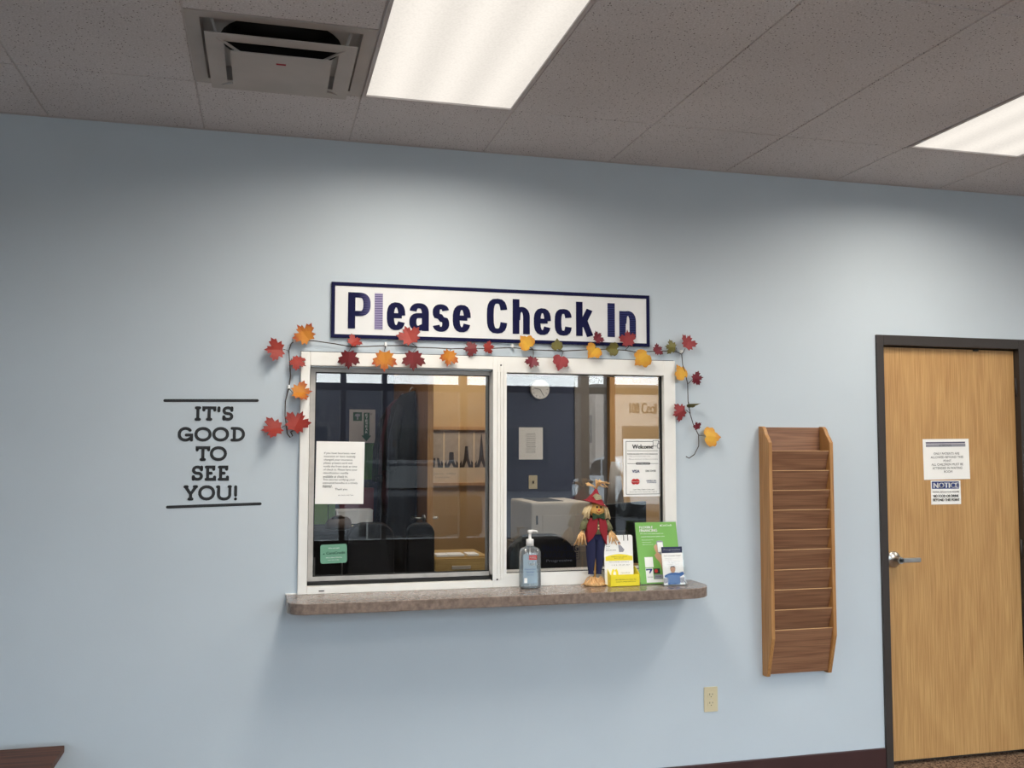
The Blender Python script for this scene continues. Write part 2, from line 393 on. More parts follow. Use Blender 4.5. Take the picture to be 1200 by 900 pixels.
class Sheet:
    """a flat thing (paper, sticker, sign) standing upright: local x right, y up, z towards the viewer"""
    def __init__(s, name, label, cat, w, h, m, loc, lean=0, rz=0, roll=0, thick=.0008, outline=None, group=None, parent=None):
        mb = MB(); mb.prism(outline or [(-w/2, 0), (w/2, 0), (w/2, h), (-w/2, h)], -thick, 0, 'z')
        s.o = mb.build(name, m, parent, local=True); s.w, s.h = w, h; s.l = {}
        s.o.location = loc; s.o.rotation_mode = 'XYZ'
        s.o.rotation_euler = (Matrix.Rotation(rz, 3, 'Z') @ Matrix.Rotation(PI/2-lean, 3, 'X') @ Matrix.Rotation(roll, 3, 'Z')).to_euler()
        if label: tag(s.o, label, cat, group)
        s.box = (0, 0, 1, 1)
    def P(s, x, y):     # measured crop coordinates -> local metres
        x0, y0, x1, y1 = s.box; return ((x-x0)/(x1-x0)-.5)*s.w, (1-(y-y0)/(y1-y0))*s.h
    def mb(s, part, m): return s.l.setdefault((part, m), MB())
    def poly(s, part, m, pts, lay=1):
        p = [s.P(*q) for q in pts]; z = lay*.0005
        s.mb(part, m).add([(a, b, z) for a, b in p], [tuple(range(len(p)))])
    def rect(s, part, m, x0, y0, x1, y1, lay=1): s.poly(part, m, [(x0, y1), (x1, y1), (x1, y0), (x0, y0)], lay)
    def disc(s, part, m, cx, cy, r, lay=1, ry=None, n=20):
        s.poly(part, m, [(cx+r*math.cos(2*PI*i/n), cy-(ry or r)*math.sin(2*PI*i/n)) for i in range(n)], lay)
    def line(s, part, m, x0, y0, x1, y1, t, lay=1):
        d = Vector((x1-x0, y1-y0)); nn = Vector((-d.y, d.x)).normalized()*t/2
        s.poly(part, m, [(x0+nn.x, y0+nn.y), (x1+nn.x, y1+nn.y), (x1-nn.x, y1-nn.y), (x0-nn.x, y0-nn.y)], lay)
    def frame(s, part, m, x0, y0, x1, y1, t, lay=1):
        s.rect(part, m, x0, y0, x1, y0+t, lay); s.rect(part, m, x0, y1-t, x1, y1, lay)
        s.rect(part, m, x0, y0, x0+t, y1, lay); s.rect(part, m, x1-t, y0, x1, y1, lay)
    def text(s, part, m, st, x0, x1, y0, y1, lay=2, bold=0):
        """fit a line into the measured rectangle"""
        v, f = text_data(st)
        ax0, ax1 = min(q[0] for q in v), max(q[0] for q in v); ay0, ay1 = min(q[1] for q in v), max(q[1] for q in v)
        (lx0, ly1), (lx1, ly0) = s.P(x0, y0), s.P(x1, y1)
        for k in range(1+bold):
            dx = (lx1-lx0)*.5/len(st)*.16*k
            s.mb(part, m).add([(lx0+(q[0]-ax0)/(ax1-ax0)*(lx1-lx0)+dx, ly0+(q[1]-ay0)/(ay1-ay0)*(ly1-ly0), lay*.0005) for q in v], f)
    def done(s):
        for (part, m), b in s.l.items():
            o = link(part, b.mesh(part, recalc=False), m, s.o)
            if part in ('printed_text', 'pill_text', 'printed_card_names', 'printed_text_dark', 'brand_text', 'printed_caption'): o['kind'] = 'stuff'
        return s.o

# strokes for hand-made lettering -----------------------------------
def sup(cx, cy, a, b, d0, d1, p=2.6, n=18):
    out = []
    for i in range(n+1):
        t = math.radians(d0+(d1-d0)*i/n); c, q = math.cos(t), math.sin(t)
        out.append((cx+a*math.copysign(abs(c)**(2/p), c), cy+b*math.copysign(abs(q)**(2/p), q)))
    return out
def stroke(mb, pts, tx, ty, z0, z1, closed=False, cap=False):
    n = len(pts); L = []; R_ = []
    for i in range(n):
        p = Vector(pts[i])
        a = Vector(pts[(i-1) % n]) if (closed or i > 0) else None
        b = Vector(pts[(i+1) % n]) if (closed or i < n-1) else None
        d1 = (p-a).normalized() if a is not None and (p-a).length > 1e-9 else None
        d2 = (b-p).normalized() if b is not None and (b-p).length > 1e-9 else None
        if d1 is None: d1 = d2
        if d2 is None: d2 = d1
        t = d1+d2
        t = t.normalized() if t.length > 1e-6 else d1
        nn = Vector((-t.y, t.x)); k = 1/max(.45, nn.dot(Vector((-d1.y, d1.x))))
        L.append((p.x+nn.x*tx/2*k, p.y+nn.y*ty/2*k)); R_.append((p.x-nn.x*tx/2*k, p.y-nn.y*ty/2*k))
    vs = [(x, y, z1) for x, y in L]+[(x, y, z1) for x, y in R_]+[(x, y, z0) for x, y in L]+[(x, y, z0) for x, y in R_]
    fs = []
    for i in range(n if closed else n-1):
        j = (i+1) % n
        fs += [(i, n+i, n+j, j), (i, j, 2*n+j, 2*n+i), (n+i, 3*n+i, 3*n+j, n+j)]
    if not closed: fs += [(0, 2*n, 3*n, n), (n-1, 2*n-1, 4*n-1, 3*n-1)]
    mb.add(vs, fs)
    if cap:
        for q in ((pts[0], pts[-1]) if not closed else ()):
            m_ = 12; vv = [(q[0]+tx/2*math.cos(2*PI*i/m_), q[1]+ty/2*math.sin(2*PI*i/m_)) for i in range(m_)]
            mb.prism(vv, z0, z1, 'z')

def gothic(mb, ch, x0, x1, b, cap, xh, t, ty, z0, z1):
    """bold condensed grotesque letter in the box x0..x1 on baseline b"""
    l, r = x0+t/2, x1-t/2; c = (l+r)/2; a = (r-l)/2; lo = b+ty/2
    cnt = [0]
    def S(pts, cl=False):
        cnt[0] += 1; stroke(mb, pts, t, ty, z0, z1+cnt[0]*.0002, cl)
    if ch in 'lI': S([((x0+x1)/2, b), ((x0+x1)/2, b+cap)])
    elif ch == 'P':
        top = b+cap-ty/2; mid = b+cap*.42
        S([(l, b), (l, b+cap)]); S([(l, top), (c, top)]+sup(c, (top+mid)/2, a, (top-mid)/2, 90, -90)+[(l, mid)])
    elif ch == 'e':
        S([(l, b+xh*.52), (r, b+xh*.52)]); S(sup(c, b+xh/2, a, xh/2-ty/2, 2, 336))
    elif ch in 'cC':
        h = cap if ch == 'C' else xh
        S(sup(c, b+h/2, a, h/2-ty/2, 16, 344, 3))
    elif ch == 'a':
        S([(r, b), (r, b+xh*.6)]+sup(c, b+xh*.6, a, xh*.4-ty/2, 0, 165))
        S([(r, b+xh*.55), (c, b+xh*.55)]+sup(c, b+xh*.275+ty*.25, a, xh*.275-ty*.25, 90, 270)+[(c, lo), (r, b+xh*.2)])
    elif ch == 's':
        q = (xh-ty)/4
        S(sup(c, b+xh-ty/2-q, a, q, 15, 215, 2.4)+[(c-a*.2, b+xh*.55), (c+a*.2, b+xh*.45)]+sup(c, lo+q, a, q, 35, -165, 2.4))
    elif ch in 'hn':
        S([(l, b), (l, b+(cap if ch == 'h' else xh))])
        S([(l+t*.1, b+xh*.52)]+sup(c+a*.06, b+xh*.62, a*.94, xh*.38-ty*.45, 150, 0, 2.2)+[(r, b)])
    elif ch == 'k':
        S([(l, b), (l, b+cap)]); S([(l+t*.3, b+xh*.36), (r-t*.05, b+xh)]); S([(c-a*.1, b+xh*.58), (r+t*.02, b)])

def slab(mb, ch, x0, x1, b, h, t, z0, z1):
    """round-ended slab serif capital"""
    l, r = x0+t/2, x1-t/2; c = (l+r)/2; a = (r-l)/2; lo, hi = b+t/2, b+h-t/2; s = t*.75
    cnt = [0]
    def S(pts, cl=False):
        cnt[0] += 1; stroke(mb, pts, t, t, z0, z1+cnt[0]*.00015, cl, True)
    if ch == 'I': S([(c, lo), (c, hi)]); S([(l, lo), (r, lo)]); S([(l, hi), (r, hi)])
    elif ch == 'T': S([(c, lo), (c, hi)]); S([(l, hi-s), (l, hi), (r, hi), (r, hi-s)]); S([(c-s*.7, lo), (c+s*.7, lo)])
    elif ch == "'": S([(r, b+h-t/2), (l, b+h*.68)])
    elif ch == 'S':
        q = (hi-lo)/4
        S(sup(c, hi-q, a, q, 25, 250, 2.2)+sup(c, lo+q, a, q, 70, -155, 2.2)); S([(r, hi), (r, hi-q*.9)]); S([(l, lo), (l, lo+q*.9)])
    elif ch in 'GO':
        if ch == 'O': S(sup(c, (lo+hi)/2, a, (hi-lo)/2, 0, 345, 2.1), True)
        else:
            S(sup(c, (lo+hi)/2, a, (hi-lo)/2, 42, 318, 2.1)); S([(c+a*.15, b+h*.45), (r, b+h*.45), (r, lo)])
    elif ch == 'D':
        S([(l, hi), (c-a*.2, hi)]+sup(c-a*.2, (lo+hi)/2, a*1.2, (hi-lo)/2, 90, -90, 2.1)+[(l, lo)]); S([(l+s, lo), (l+s, hi)])
    elif ch == 'E':
        S([(l, lo), (r, lo), (r, lo+s)]); S([(l, hi), (r-t*.3, hi), (r-t*.3, hi-s)]); S([(l+s*.6, lo), (l+s*.6, hi)]); S([(l+s, (lo+hi)/2), (r-t*1.1, (lo+hi)/2)])
    elif ch == 'Y':
        S([(c, lo), (c, b+h*.42)]); S([(l, hi), (c, b+h*.42), (r, hi)]); S([(c-s*.6, lo), (c+s*.6, lo)]); S([(l-s*.2, hi), (l+s*.7, hi)]); S([(r-s*.7, hi), (r+s*.2, hi)])
    elif ch == 'U':
        S([(l, hi)]+[(l+s*.5, hi)]); S([(l+s*.5, hi)]+sup((l+s*.5+r-s*.2)/2, b+h*.4, (r-s*.7-l)/2, b+h*.4-lo, 180, 360, 2.2)+[(r-s*.2, hi)]); S([(r-s*.6, hi), (r, hi)])
    elif ch == '!':
        S([(c, b+h*.34), (c, hi)]); S([(c, lo), (c, lo+.0005)])

# ================================================================ THE SETTING
H = CZ+1.352                       # ceiling
T = .6096; G0 = -.8786; R1 = .5565  # ceiling grid module, first line across, first row depth
XW, XE, YS = -2.708, 7.046, -5.6     # room: west, east, storefront
def struct(name, mb, m, parent=None, bevel=0):
    o = mb.build(name, m, parent, bevel); o['kind'] = 'structure' if parent is None else o.get('kind', '')
    if parent is not None: del o['kind']
    return o

WT = .12                           # wall thickness
wx0, wx1, wz0, wz1 = .165, 1.876, .965, 1.925   # window opening
dx0, dx1, dz1 = 3.012, 3.882, 2.125              # door opening
b = MB()
b.box(XW, wx0, 0, WT, 0, H+.15).box(wx0, wx1, 0, WT, 0, wz0).box(wx0, wx1, 0, WT, wz1, H+.15)
b.box(wx1, dx0, 0, WT, 0, H+.15).box(dx0, dx1, 0, WT, dz1, H+.15).box(dx1, XE, 0, WT, 0, H+.15)
struct('wall_north', b, M['wall'])
b = MB(); b.box(XW-.12, XW, YS, WT, 0, H+.15); struct('wall_west', b, M['wall'])
b = MB(); b.box(XE, XE+.12, YS, WT, 0, H+.15); struct('wall_east', b, M['wall'])
b = MB(); b.box(XW-.12, XE+.12, YS-.15, WT, -.1, 0); struct('floor', b, M['carpet'])
b = MB(); b.box(XW, 2.994, -.012, 0, 0, .103); struct('baseboard_north', b, M['base'], bevel=.004)
b = MB(); b.box(3.900, XE, -.012, 0, 0, .103); struct('baseboard_east', b, M['base'], bevel=.004)

# suspended ceiling: a backing deck with lay-in tiles, troffers and a vent
b = MB(); b.box(XW-.12, XE+.12, YS-.15, WT, H+.15, H+.2)
ceil = struct('ceiling', b, M['offceil'])
ncol0, ncol1 = -3, 13
rows = [0, R1]
while rows[-1] < -YS-.02: rows.append(min(rows[-1]+2*T, -YS))
LIGHTS = {(2, 1): 'A', (6, 1): 'B', (10, 1): 'C', (2, 3): 'D', (6, 3): 'E', (10, 3): 'F'}
VENT = (1, 1); GAP = .0022
tile_cache = {}
def tile(x0, x1, y0, y1):
    w, d = round(x1-x0, 4), round(y1-y0, 4)
    if (w, d) not in tile_cache:
        mb = MB(); g = GAP; e = .004
        bot = [(-w/2+g, -d/2+g), (w/2-g, -d/2+g), (w/2-g, d/2-g), (-w/2+g, d/2-g)]
        lower = [(-w/2+g+.002, -d/2+g+.002), (w/2-g-.002, -d/2+g+.002), (w/2-g-.002, d/2-g-.002), (-w/2+g+.002, d/2-g-.002)]
        mb.hexa([(x, y, 0) for x, y in lower]+[(x, y, e) for x, y in bot])
        tile_cache[(w, d)] = mb.mesh('ceiling_tile')
    o = link('ceiling_tile', tile_cache[(w, d)], M['tile'], ceil)
    o.location = ((x0+x1)/2, (y0+y1)/2, H)
for ci in range(ncol0, ncol1):
    x0, x1 = G0+T*ci, G0+T*(ci+1)
    for ri in range(len(rows)-1):
        y1, y0 = -rows[ri], -rows[ri+1]
        if (ci, ri) in LIGHTS: continue
        if (ci, ri) == VENT: y1 = y1-T
        if y1-y0 < .05: continue
        tile(x0, x1, y0, y1)
b = MB()                                        # the tees the tiles rest on, seen only in the joints
def tee(x0, x1, y0, y1):
    mb = MB(); mb.box(x0, x1, y0, y1, H+.004, H+.010); o = mb.build('tee_bar', M['tee'], ceil); return o
for ci in range(ncol0, ncol1+1): tee(G0+T*ci-.012, G0+T*ci+.012, YS, 0)
for rr_ in rows[1:-1]: tee(XW, XE, -rr_-.012, -rr_+.012)
tee(G0+T*VENT[0]+.012, G0+T*(VENT[0]+1)-.012, -R1-T-.012, -R1-T+.012)
b = MB(); b.prism([(0, H-.001), (0, H+.02), (-.018, H+.006), (-.018, H-.001)], XW, XE, 'x')
struct('trim_1', b, M['tee'])

light_lab = {'A': 'lit ceiling troffer above the check in sign', 'B': 'lit ceiling troffer at the right edge above the wood door',
             'C': 'lit ceiling troffer far right past the wood door', 'D': 'lit ceiling troffer overhead behind the check in sign troffer',
             'E': 'lit ceiling troffer overhead in the rear row near the middle', 'F': 'lit ceiling troffer overhead in the rear row at far right'}
def troffer(x0, x1, y0, y1, z, label, power, size_cut=.03, tint=(1, .93, .82)):
    cx, cy = (x0+x1)/2, (y0+y1)/2
    t = thing('ceiling_light', label, 'ceiling light', (cx, cy, z), 'fluorescent ceiling troffers')
    w, d = (x1-x0)/2-.003, (y1-y0)/2-.003; fr = .014
    mb = MB()
    for a in ((-w, w, -d, -d+fr), (-w, w, d-fr, d), (-w, -w+fr, -d+fr, d-fr), (w-fr, w, -d+fr, d-fr)): mb.box(*a, -.004, .01)
    mb.build('frame', M['tee'], t, local=True)
    mb = MB(); mb.box(-w+.004, w-.004, -d+.004, d-.004, .012, .10); mb.build('housing', M['tee'], t, local=True)
    mb = MB(); mb.box(-w+fr, w-fr, -d+fr, d-fr, .003, .006); mb.build('lens', M['lens'], t, local=True)
    ld = bpy.data.lights.new('troffer_light', 'AREA'); ld.shape = 'RECTANGLE'; ld.size = 2*w-2*size_cut; ld.size_y = 2*d-2*size_cut
    ld.energy = power; ld.color = tint; ld.spread = math.radians(166)   # prismatic lens keeps light off the ceiling line
    lo = bpy.data.objects.new('troffer_light', ld); C.objects.link(lo); lo.parent = t; lo.location = (0, 0, -.006)
    return t
for (ci, ri), k in LIGHTS.items():
    troffer(G0+T*ci, G0+T*(ci+1), -rows[ri+1], -rows[ri], H, light_lab[k], LOBBY_W[k])

# ceiling vent: stepped plaque diffuser
vx, vy = G0+T*1.5, -R1-T/2
v = thing('ceiling_vent', 'square stepped metal air vent in the ceiling beside the lit troffer', 'vent', (vx, vy, H))
def ring(mb, o, i, z0, z1):
    for a in ((-o, o, -o, -i), (-o, o, i, o), (-o, -i, -i, i), (i, o, -i, i)): mb.box(*a, z0, z1)
mb = MB(); ring(mb, .301, .257, -.001, .004); mb.build('face_panel', M['vent'], v, local=True)
mb = MB(); ring(mb, .262, .257, .004, .05)
n_ = 32; hole = [(.205*math.cos(2*PI*i/n_), .205*math.sin(2*PI*i/n_)) for i in range(n_)]
sq = [(.262*max(-1, min(1, 1.5*math.cos(2*PI*i/n_))), .262*max(-1, min(1, 1.5*math.sin(2*PI*i/n_)))) for i in range(n_)]
mb.add([(x, y, .05) for x, y in sq]+[(x, y, .05) for x, y in hole], [(i, (i+1) % n_, n_+(i+1) % n_, n_+i) for i in range(n_)])
mb.build('back_pan', M['vent'], v, local=True)
mb = MB(); mb.add([(x, y, .05) for x, y in hole]+[(x, y, .145) for x, y in hole], [(i, (i+1) % n_, n_+(i+1) % n_, n_+i) for i in range(n_)]+[tuple(range(n_, 2*n_))])
mb.build('duct', M['duct'], v, local=True)
mb = MB(); ring(mb, .242, .185, -.041, -.038); mb.build('deflector_ring', M['vent'], v, local=True)
pq = MB(); pq.box(-.164, .164, -.164, .164, -.064, -.060); pq = pq.build('plaque', M['vent'], v, local=True)
mb = MB(); mb.box(-.018, .014, -.10, -.09, -.0655, -.064); mb.build('label_tag', M['felt_red'], pq, local=True)
for sx in (-1, 1):
    for sy in (-1, 1):
        mb = MB(); mb.tube([(sx*.10, sy*.10, -.060), (sx*.205, sy*.205, -.038), (sx*.235, sy*.235, .06)], .005, 6); mb.build('bracket', M['vent'], v, local=True)
mb = MB(); mb.lathe([(.03, .0), (.04, .03), (.03, .04)], (0, 0, -.05), 16); mb.build('damper_cap', M['vent'], v, local=True)

# ---------------------------------------------------------------- reception window
win = thing('window_1', None, None, ((wx0+wx1)/2, 0, .955)); win['kind'] = 'structure'
FY = -.022                                          # face of the outer frame
fx0, fx1 = W(350.5, 560, FY).x, W(792.5, 550, FY).x
fz0, fz1 = .957, (W(353, 412.5, FY).z+W(792, 422.5, FY).z)/2
ax0 = W(361.5, 560, FY).x; ax1 = W(577.5, 560, FY).x          # left bay
cx0 = W(593.5, 560, FY).x; cx1 = W(779, 560, FY).x            # right bay
azb = W(460, 684.5, FY).z; azt = W(460, 430.2, FY).z
czb = W(690, 669.5, FY).z; czt = W(690, 438.5, FY).z
fb = WT+.01
mb = MB(); mb.box(fx0, ax0, FY, fb, fz0, fz1); mb.build('frame_jamb', M['white_frame'], win, bevel=.003)
mb = MB(); mb.box(cx1, fx1, FY, .045, fz0, fz1); mb.build('frame_jamb', M['white_frame'], win, bevel=.003)
mb = MB(); mb.box(ax0, ax1, FY, fb, azt, fz1).box(ax1, cx1, FY, fb, czt, fz1); mb.build('frame_head', M['white_frame'], win, bevel=.002)
mb = MB(); mb.box(ax0, ax1, FY, fb, fz0, azb).box(ax1, cx1, FY, fb, fz0, czb); mb.build('frame_sill', M['white_frame'], win, bevel=.002)
mw = (cx0-ax1)
mb = MB(); mb.box(ax1, cx0, FY+.004, fb, azb, azt)
for k, q in ((.0, .28), (.34, .5), (.56, .72), (.78, 1.0)): mb.box(ax1+mw*k, ax1+mw*q, FY-.003, FY+.004, fz0+.035, fz1-.02)
mb.build('mullion', M['white_frame'], win)
mb = MB(); mb.box(fx0, fx1, -.004, 0, fz1, fz1+.004); mb.build('shadow_strip', M['gasket'], win)  # black strip standing in for the shadow line above the frame
for sx in (W(587, 428, FY), W(582.5, 679, FY)):
    mb = MB(); mb.lathe([(.004, 0), (.003, .002)], (0, 0, 0), 10); o = mb.build('screw', M['black'], win, local=True)
    o.location = Vector((sx.x, FY-.003, sx.z))-win.location; o.rotation_euler = (PI/2, 0, 0)
mb = MB(); mb.box(W(373.5, 692, FY).x, W(380, 692, FY).x, FY-.001, FY, W(376, 693.2, FY).z, W(376, 692, FY).z); mb.build('weep_slot', M['black'], win)
# sliding left sash, set back in its track
SY = .045
sx0, sx1 = ax0+.004, ax1-.004; sz0, sz1 = azb+.016, azt-.004
sash = MB(); gx0 = W(368, 560, SY-.015).x; gx1 = W(574, 560, SY-.015).x; gz0 = W(460, 673.0, SY-.015).z; gz1 = W(460, 437.6, SY-.015).z
for a in ((sx0, gx0, sz0, sz1), (gx1, sx1, sz0, sz1), (gx0, gx1, sz0, gz0), (gx0, gx1, gz1, sz1)): sash.box(a[0], a[1], SY-.015, SY+.02, a[2], a[3])
sash = sash.build('sliding_sash', M['grey_sash'], win)
mb = MB(); mb.box(gx0, gx1, SY, SY+.004, gz0, gz1); mb.build('pane', M['glass'], sash)
mb = MB()
g_ = .004
for a in ((gx0, gx0+g_, gz0, gz1), (gx1-g_, gx1, gz0, gz1), (gx0, gx1, gz0, gz0+g_), (gx0, gx1, gz1-g_, gz1)): mb.box(a[0], a[1], SY-.012, SY, a[2], a[3])
mb.build('gasket', M['gasket'], sash)
mb = MB(); mb.box(ax0, ax1, SY-.03, WT, azb, azb+.014); mb.build('track', M['gasket'], win)
mb = MB(); mb.box(gx1+.004, gx1+.016, SY-.024, SY-.015, gz1-.01, gz1+.025); mb.build('latch', M['gasket'], sash)
mb = MB(); mb.box(gx1+.004, gx1+.016, SY-.024, SY-.015, gz0-.025, gz0+.02); mb.build('latch', M['gasket'], sash)
# fixed right light
RY = .012
mb = MB(); mb.box(cx0, cx1, RY, RY+.004, czb, czt); mb.build('pane', M['glass'], win)
mb = MB()
for a in ((cx0, cx0+.003, czb, czt), (cx1-.009, cx1, czb, czt), (cx0, cx1, czb, czb+.003), (cx0, cx1, czt-.003, czt)): mb.box(a[0], a[1], RY-.008, RY, a[2], a[3])
mb.build('gasket', M['gasket'], win)

# ledge below the window
LZ = .957; LX0, LX1, LD = .112, 1.935, .275
out = [(LX0, -.0005), (LX1+.028, -.0005)]
pl = [(LX0-.01, 0.0)]
for i in range(9): a = PI+PI/2*i/8; pl.append((LX0+.07+.08*math.cos(a), -LD+.08+.08*math.sin(a)))
for i in range(9): a = -PI/2+PI/2*i/8; pl.append((LX1-.10+.13*math.cos(a), -LD+.14+.14*math.sin(a)))
pl.append((LX1+.03, 0.0))
mb = MB(); mb.prism(pl, LZ-.044, LZ, 'z'); led = mb.build('counter_ledge', M['laminate'], bevel=.003)
tag(led, 'brown stone-look laminate ledge with rounded corners under the reception window', 'ledge')
mb = MB(); mb.box(LX0-.012, fx0+.005, -.006, 0, LZ-.001, LZ+.004); mb.build('caulk_bead', M['white'], led)

# ---------------------------------------------------------------- wood door
door = thing('door_1', None, None, ((dx0+dx1)/2, 0, 0)); door['kind'] = 'structure'
fxo = 2.996
mb = MB(); mb.box(fxo, 3.036, -.014, WT+.014, 0, 2.152); mb.build('frame_jamb', M['steel_dark'], door, bevel=.003)
mb = MB(); mb.box(3.858, 3.898, -.014, WT+.014, 0, 2.152); mb.build('frame_jamb', M['steel_dark'], door, bevel=.003)
mb = MB(); mb.box(3.036, 3.858, -.014, WT+.014, 2.100, 2.152); mb.build('frame_head', M['steel_dark'], door, bevel=.003)
leafx0, leafx1, leafz0, leafz1 = 3.039, 3.855, .022, 2.094
mb = MB(); mb.box(leafx0, leafx1, .022, .066, leafz0, leafz1); mb.build('leaf', M['oak'], door, bevel=.002)
mb = MB(); mb.box(3.036, 3.858, .066, .085, 0, 2.100); mb.build('stop', M['steel_dark'], door)
hz = W(1045, 656, 0).z
hd = MB(); hcx = 3.039+.045
mb = MB(); mb.lathe([(.040, 0), (.040, .008), (.034, .014), (.015, .016), (.014, .045), (.017, .05), (.017, .066)], (0, 0, 0), 28)
hnd = mb.build('handle_rose', M['chrome'], door, local=True); hnd.location = Vector((hcx, .022, hz))-door.location; hnd.rotation_euler = (PI/2, 0, 0)
mb = MB(); mb.prism(rrect(-.016, .115, -.011, .011, .005), .052, .066, 'z'); mb.build('lever', M['chrome'], hnd, bevel=.002, local=True)
mb = MB(); mb.lathe([(.007, .066), (.006, .069)], (0, 0, 0), 12); mb.build('keyhole', M['black'], hnd, local=True)
for z in (.25, 1.05, 1.9):
    mb = MB(); mb.tube([(3.857, .014, z-.05), (3.857, .014, z+.05)], .007, 8); mb.build('hinge', M['steel_dark'], door)
mb = MB(); mb.box(3.60, 3.63, .014, .022, 2.086, 2.094); mb.build('bumper', M['black'], door)

# ================================================================ THINGS ON THE WALL
# --- check in sign
sx0_, sx1_ = W(388.2, 363, -.01).x, W(760.8, 376, -.01).x
sz0_ = (W(388.2, 395.8, -.01).z+W(760.8, 406.3, -.01).z)/2; sz1_ = (W(388.2, 330.2, -.01).z+W(760.8, 346.6, -.01).z)/2
sg = thing('check_in_sign', 'long white sign with navy border reading Please Check In', 'sign', ((sx0_+sx1_)/2, -.002, sz0_))
def sgpart(name, mb, m):
    o = mb.build(name, m, sg, local=True); o.rotation_euler = (PI/2, 0, 0); return o
sw, sh = (sx1_-sx0_), sz1_-sz0_
mb = MB(); mb.box(-sw/2, sw/2, 0, sh, -.002, .010); sgpart('panel', mb, M['sign_white'])
bw = .0155
mb = MB()
for a in ((-sw/2, sw/2, 0, bw), (-sw/2, sw/2, sh-bw, sh), (-sw/2, -sw/2+bw, bw, sh-bw), (sw/2-bw, sw/2, bw, sh-bw)): mb.box(*a, .0, .013)
sgpart('border', mb, M['navy'])
k1, k2 = 4.2857, 4.0
LET = [('P', 462, 575, 95, 278, 1), ('l', 597, 635, 98, 282, 1), ('e', 657, 750, 145, 287, 1), ('a', 770, 868, 150, 290, 1), ('s', 887, 970, 153, 297, 1), ('e', 988, 1078, 158, 298, 1),
       ('C', 42, 138, 112, 285, 2), ('h', 163, 243, 120, 285, 2), ('e', 262, 342, 163, 292, 2), ('c', 360, 440, 165, 294, 2), ('k', 460, 540, 132, 295, 2), ('I', 608, 641, 137, 300, 2), ('n', 663, 740, 178, 300, 2)]
base = W(407, 385, -.012).z-sz0_; caph = W(407, 342.3, -.012).z-W(407, 384.8, -.012).z
for ch, a, c_, t0, t1, cr in LET:
    f = (lambda p: 300+p/k1) if cr == 1 else (lambda p: 560+p/k2)
    g = (lambda p: 320+p/k1) if cr == 1 else (lambda p: 320+p/k2)
    x0 = W(f(a), g((t0+t1)/2), -.012).x-(sx0_+sx1_)/2; x1 = W(f(c_), g((t0+t1)/2), -.012).x-(sx0_+sx1_)/2
    bz = (W(f((a+c_)/2), g(t1), -.012).z-sz0_)*.35+base*.65
    mb = MB(); gothic(mb, ch, x0, x1, bz, caph, caph*.775, .036 if ch in 'lI' else .0315, .0225, .010, .012)
    if ch == 'P': M['worn_p'] = streaked('worn_letter', (34, 34, 90), (118, 114, 158), .45, (9, 12, 60), (x0+.045, x1+.01))
    sgpart('letter', mb, M['worn_p'] if ch == 'P' else M['faded'] if ch == 'l' else M['streak'] if ch in 'PIn' else M['navy'])

# --- wall decal
k6 = 788/140
dc = thing('wall_decal', "black lettering on the wall reading it's good to see you between two bars", 'wall lettering', (W(248, 530).x, 0, W(248, 592).z))
def dpart(name, mb):
    o = mb.build(name, M['decal'], dc, local=True); o.rotation_euler = (PI/2, 0, 0); return o
def dxy(px, py):
    q = W(180+px/k6, 450+py/k6); return q.x-dc.location.x, q.z-dc.location.z
for y0, y1, gl in ((147, 243, (('I', 272, 312), ('T', 322, 412), ("'", 421, 440), ('S', 455, 525))), (283, 380, (('G', 160, 260), ('O', 270, 382), ('O', 388, 497), ('D', 508, 602))),
                   (410, 508, (('T', 278, 372), ('O', 372, 483))), (538, 638, (('S', 254, 325), ('E', 338, 412), ('E', 424, 497))), (668, 768, (('Y', 200, 288), ('O', 295, 405), ('U', 412, 515), ('!', 530, 552)))):
    for ch, a, c_ in gl:
        x0, zt = dxy(a, y0); x1, zb = dxy(c_, y1)
        mb = MB(); slab(mb, ch, x0, x1, zb, zt-zb, .0125, 0, .0012); dpart('letter', mb)
for p, q in (((74, 109), (684, 109)), ((92, 812), (703, 790))):
    mb = MB(); stroke(mb, [dxy(*p), dxy(*q)], .012, .012, 0, .0012, cap=True); dpart('bar', mb)

# --- leaf garland
def leaf_mesh(kind, seed):
    rnd = random.Random(seed)
    if kind == 'maple':
        half = [(0, .60), (.07, .44), (.15, .47), (.14, .28), (.32, .40), (.36, .30), (.50, .30), (.42, .16), (.46, .08), (.28, .0), (.36, -.16), (.22, -.16), (.20, -.28), (.06, -.20)]
    else:
        half = [(0, .60), (.10, .46), (.17, .42), (.22, .30), (.34, .30), (.44, .22), (.42, .08), (.47, -.04), (.38, -.18), (.26, -.26), (.12, -.30), (.04, -.22)]
    pts = half+[(-x, y) for x, y in half[::-1] if x > 0]
    def hz_(x, y): return .22*abs(x)*curl+.25*y*y*bend-.03*math.cos(9*x)*abs(y)
    curl = rnd.uniform(.5, 1.3)*rnd.choice((1, 1, -1)); bend = rnd.uniform(-.8, .6)
    n = len(pts); vs = [(0, -.05, hz_(0, -.05))]
    for k in (.5, 1):
        for x, y in pts:
            x2, y2 = x*k, -.05+(y+.05)*k; vs.append((x2, y2, hz_(x2, y2)))
    fs = [(0, 1+i, 1+(i+1) % n) for i in range(n)]+[(1+i, 1+n+i, 1+n+(i+1) % n, 1+(i+1) % n) for i in range(n)]
    me = bpy.data.meshes.new('leaf'); me.from_pydata(vs, [], fs); me.update(); return me
gar = thing('leaf_garland', 'autumn leaf garland in red, orange and yellow draped around the reception window', 'garland', (W(560, 410).x, -.012, W(560, 410).z))
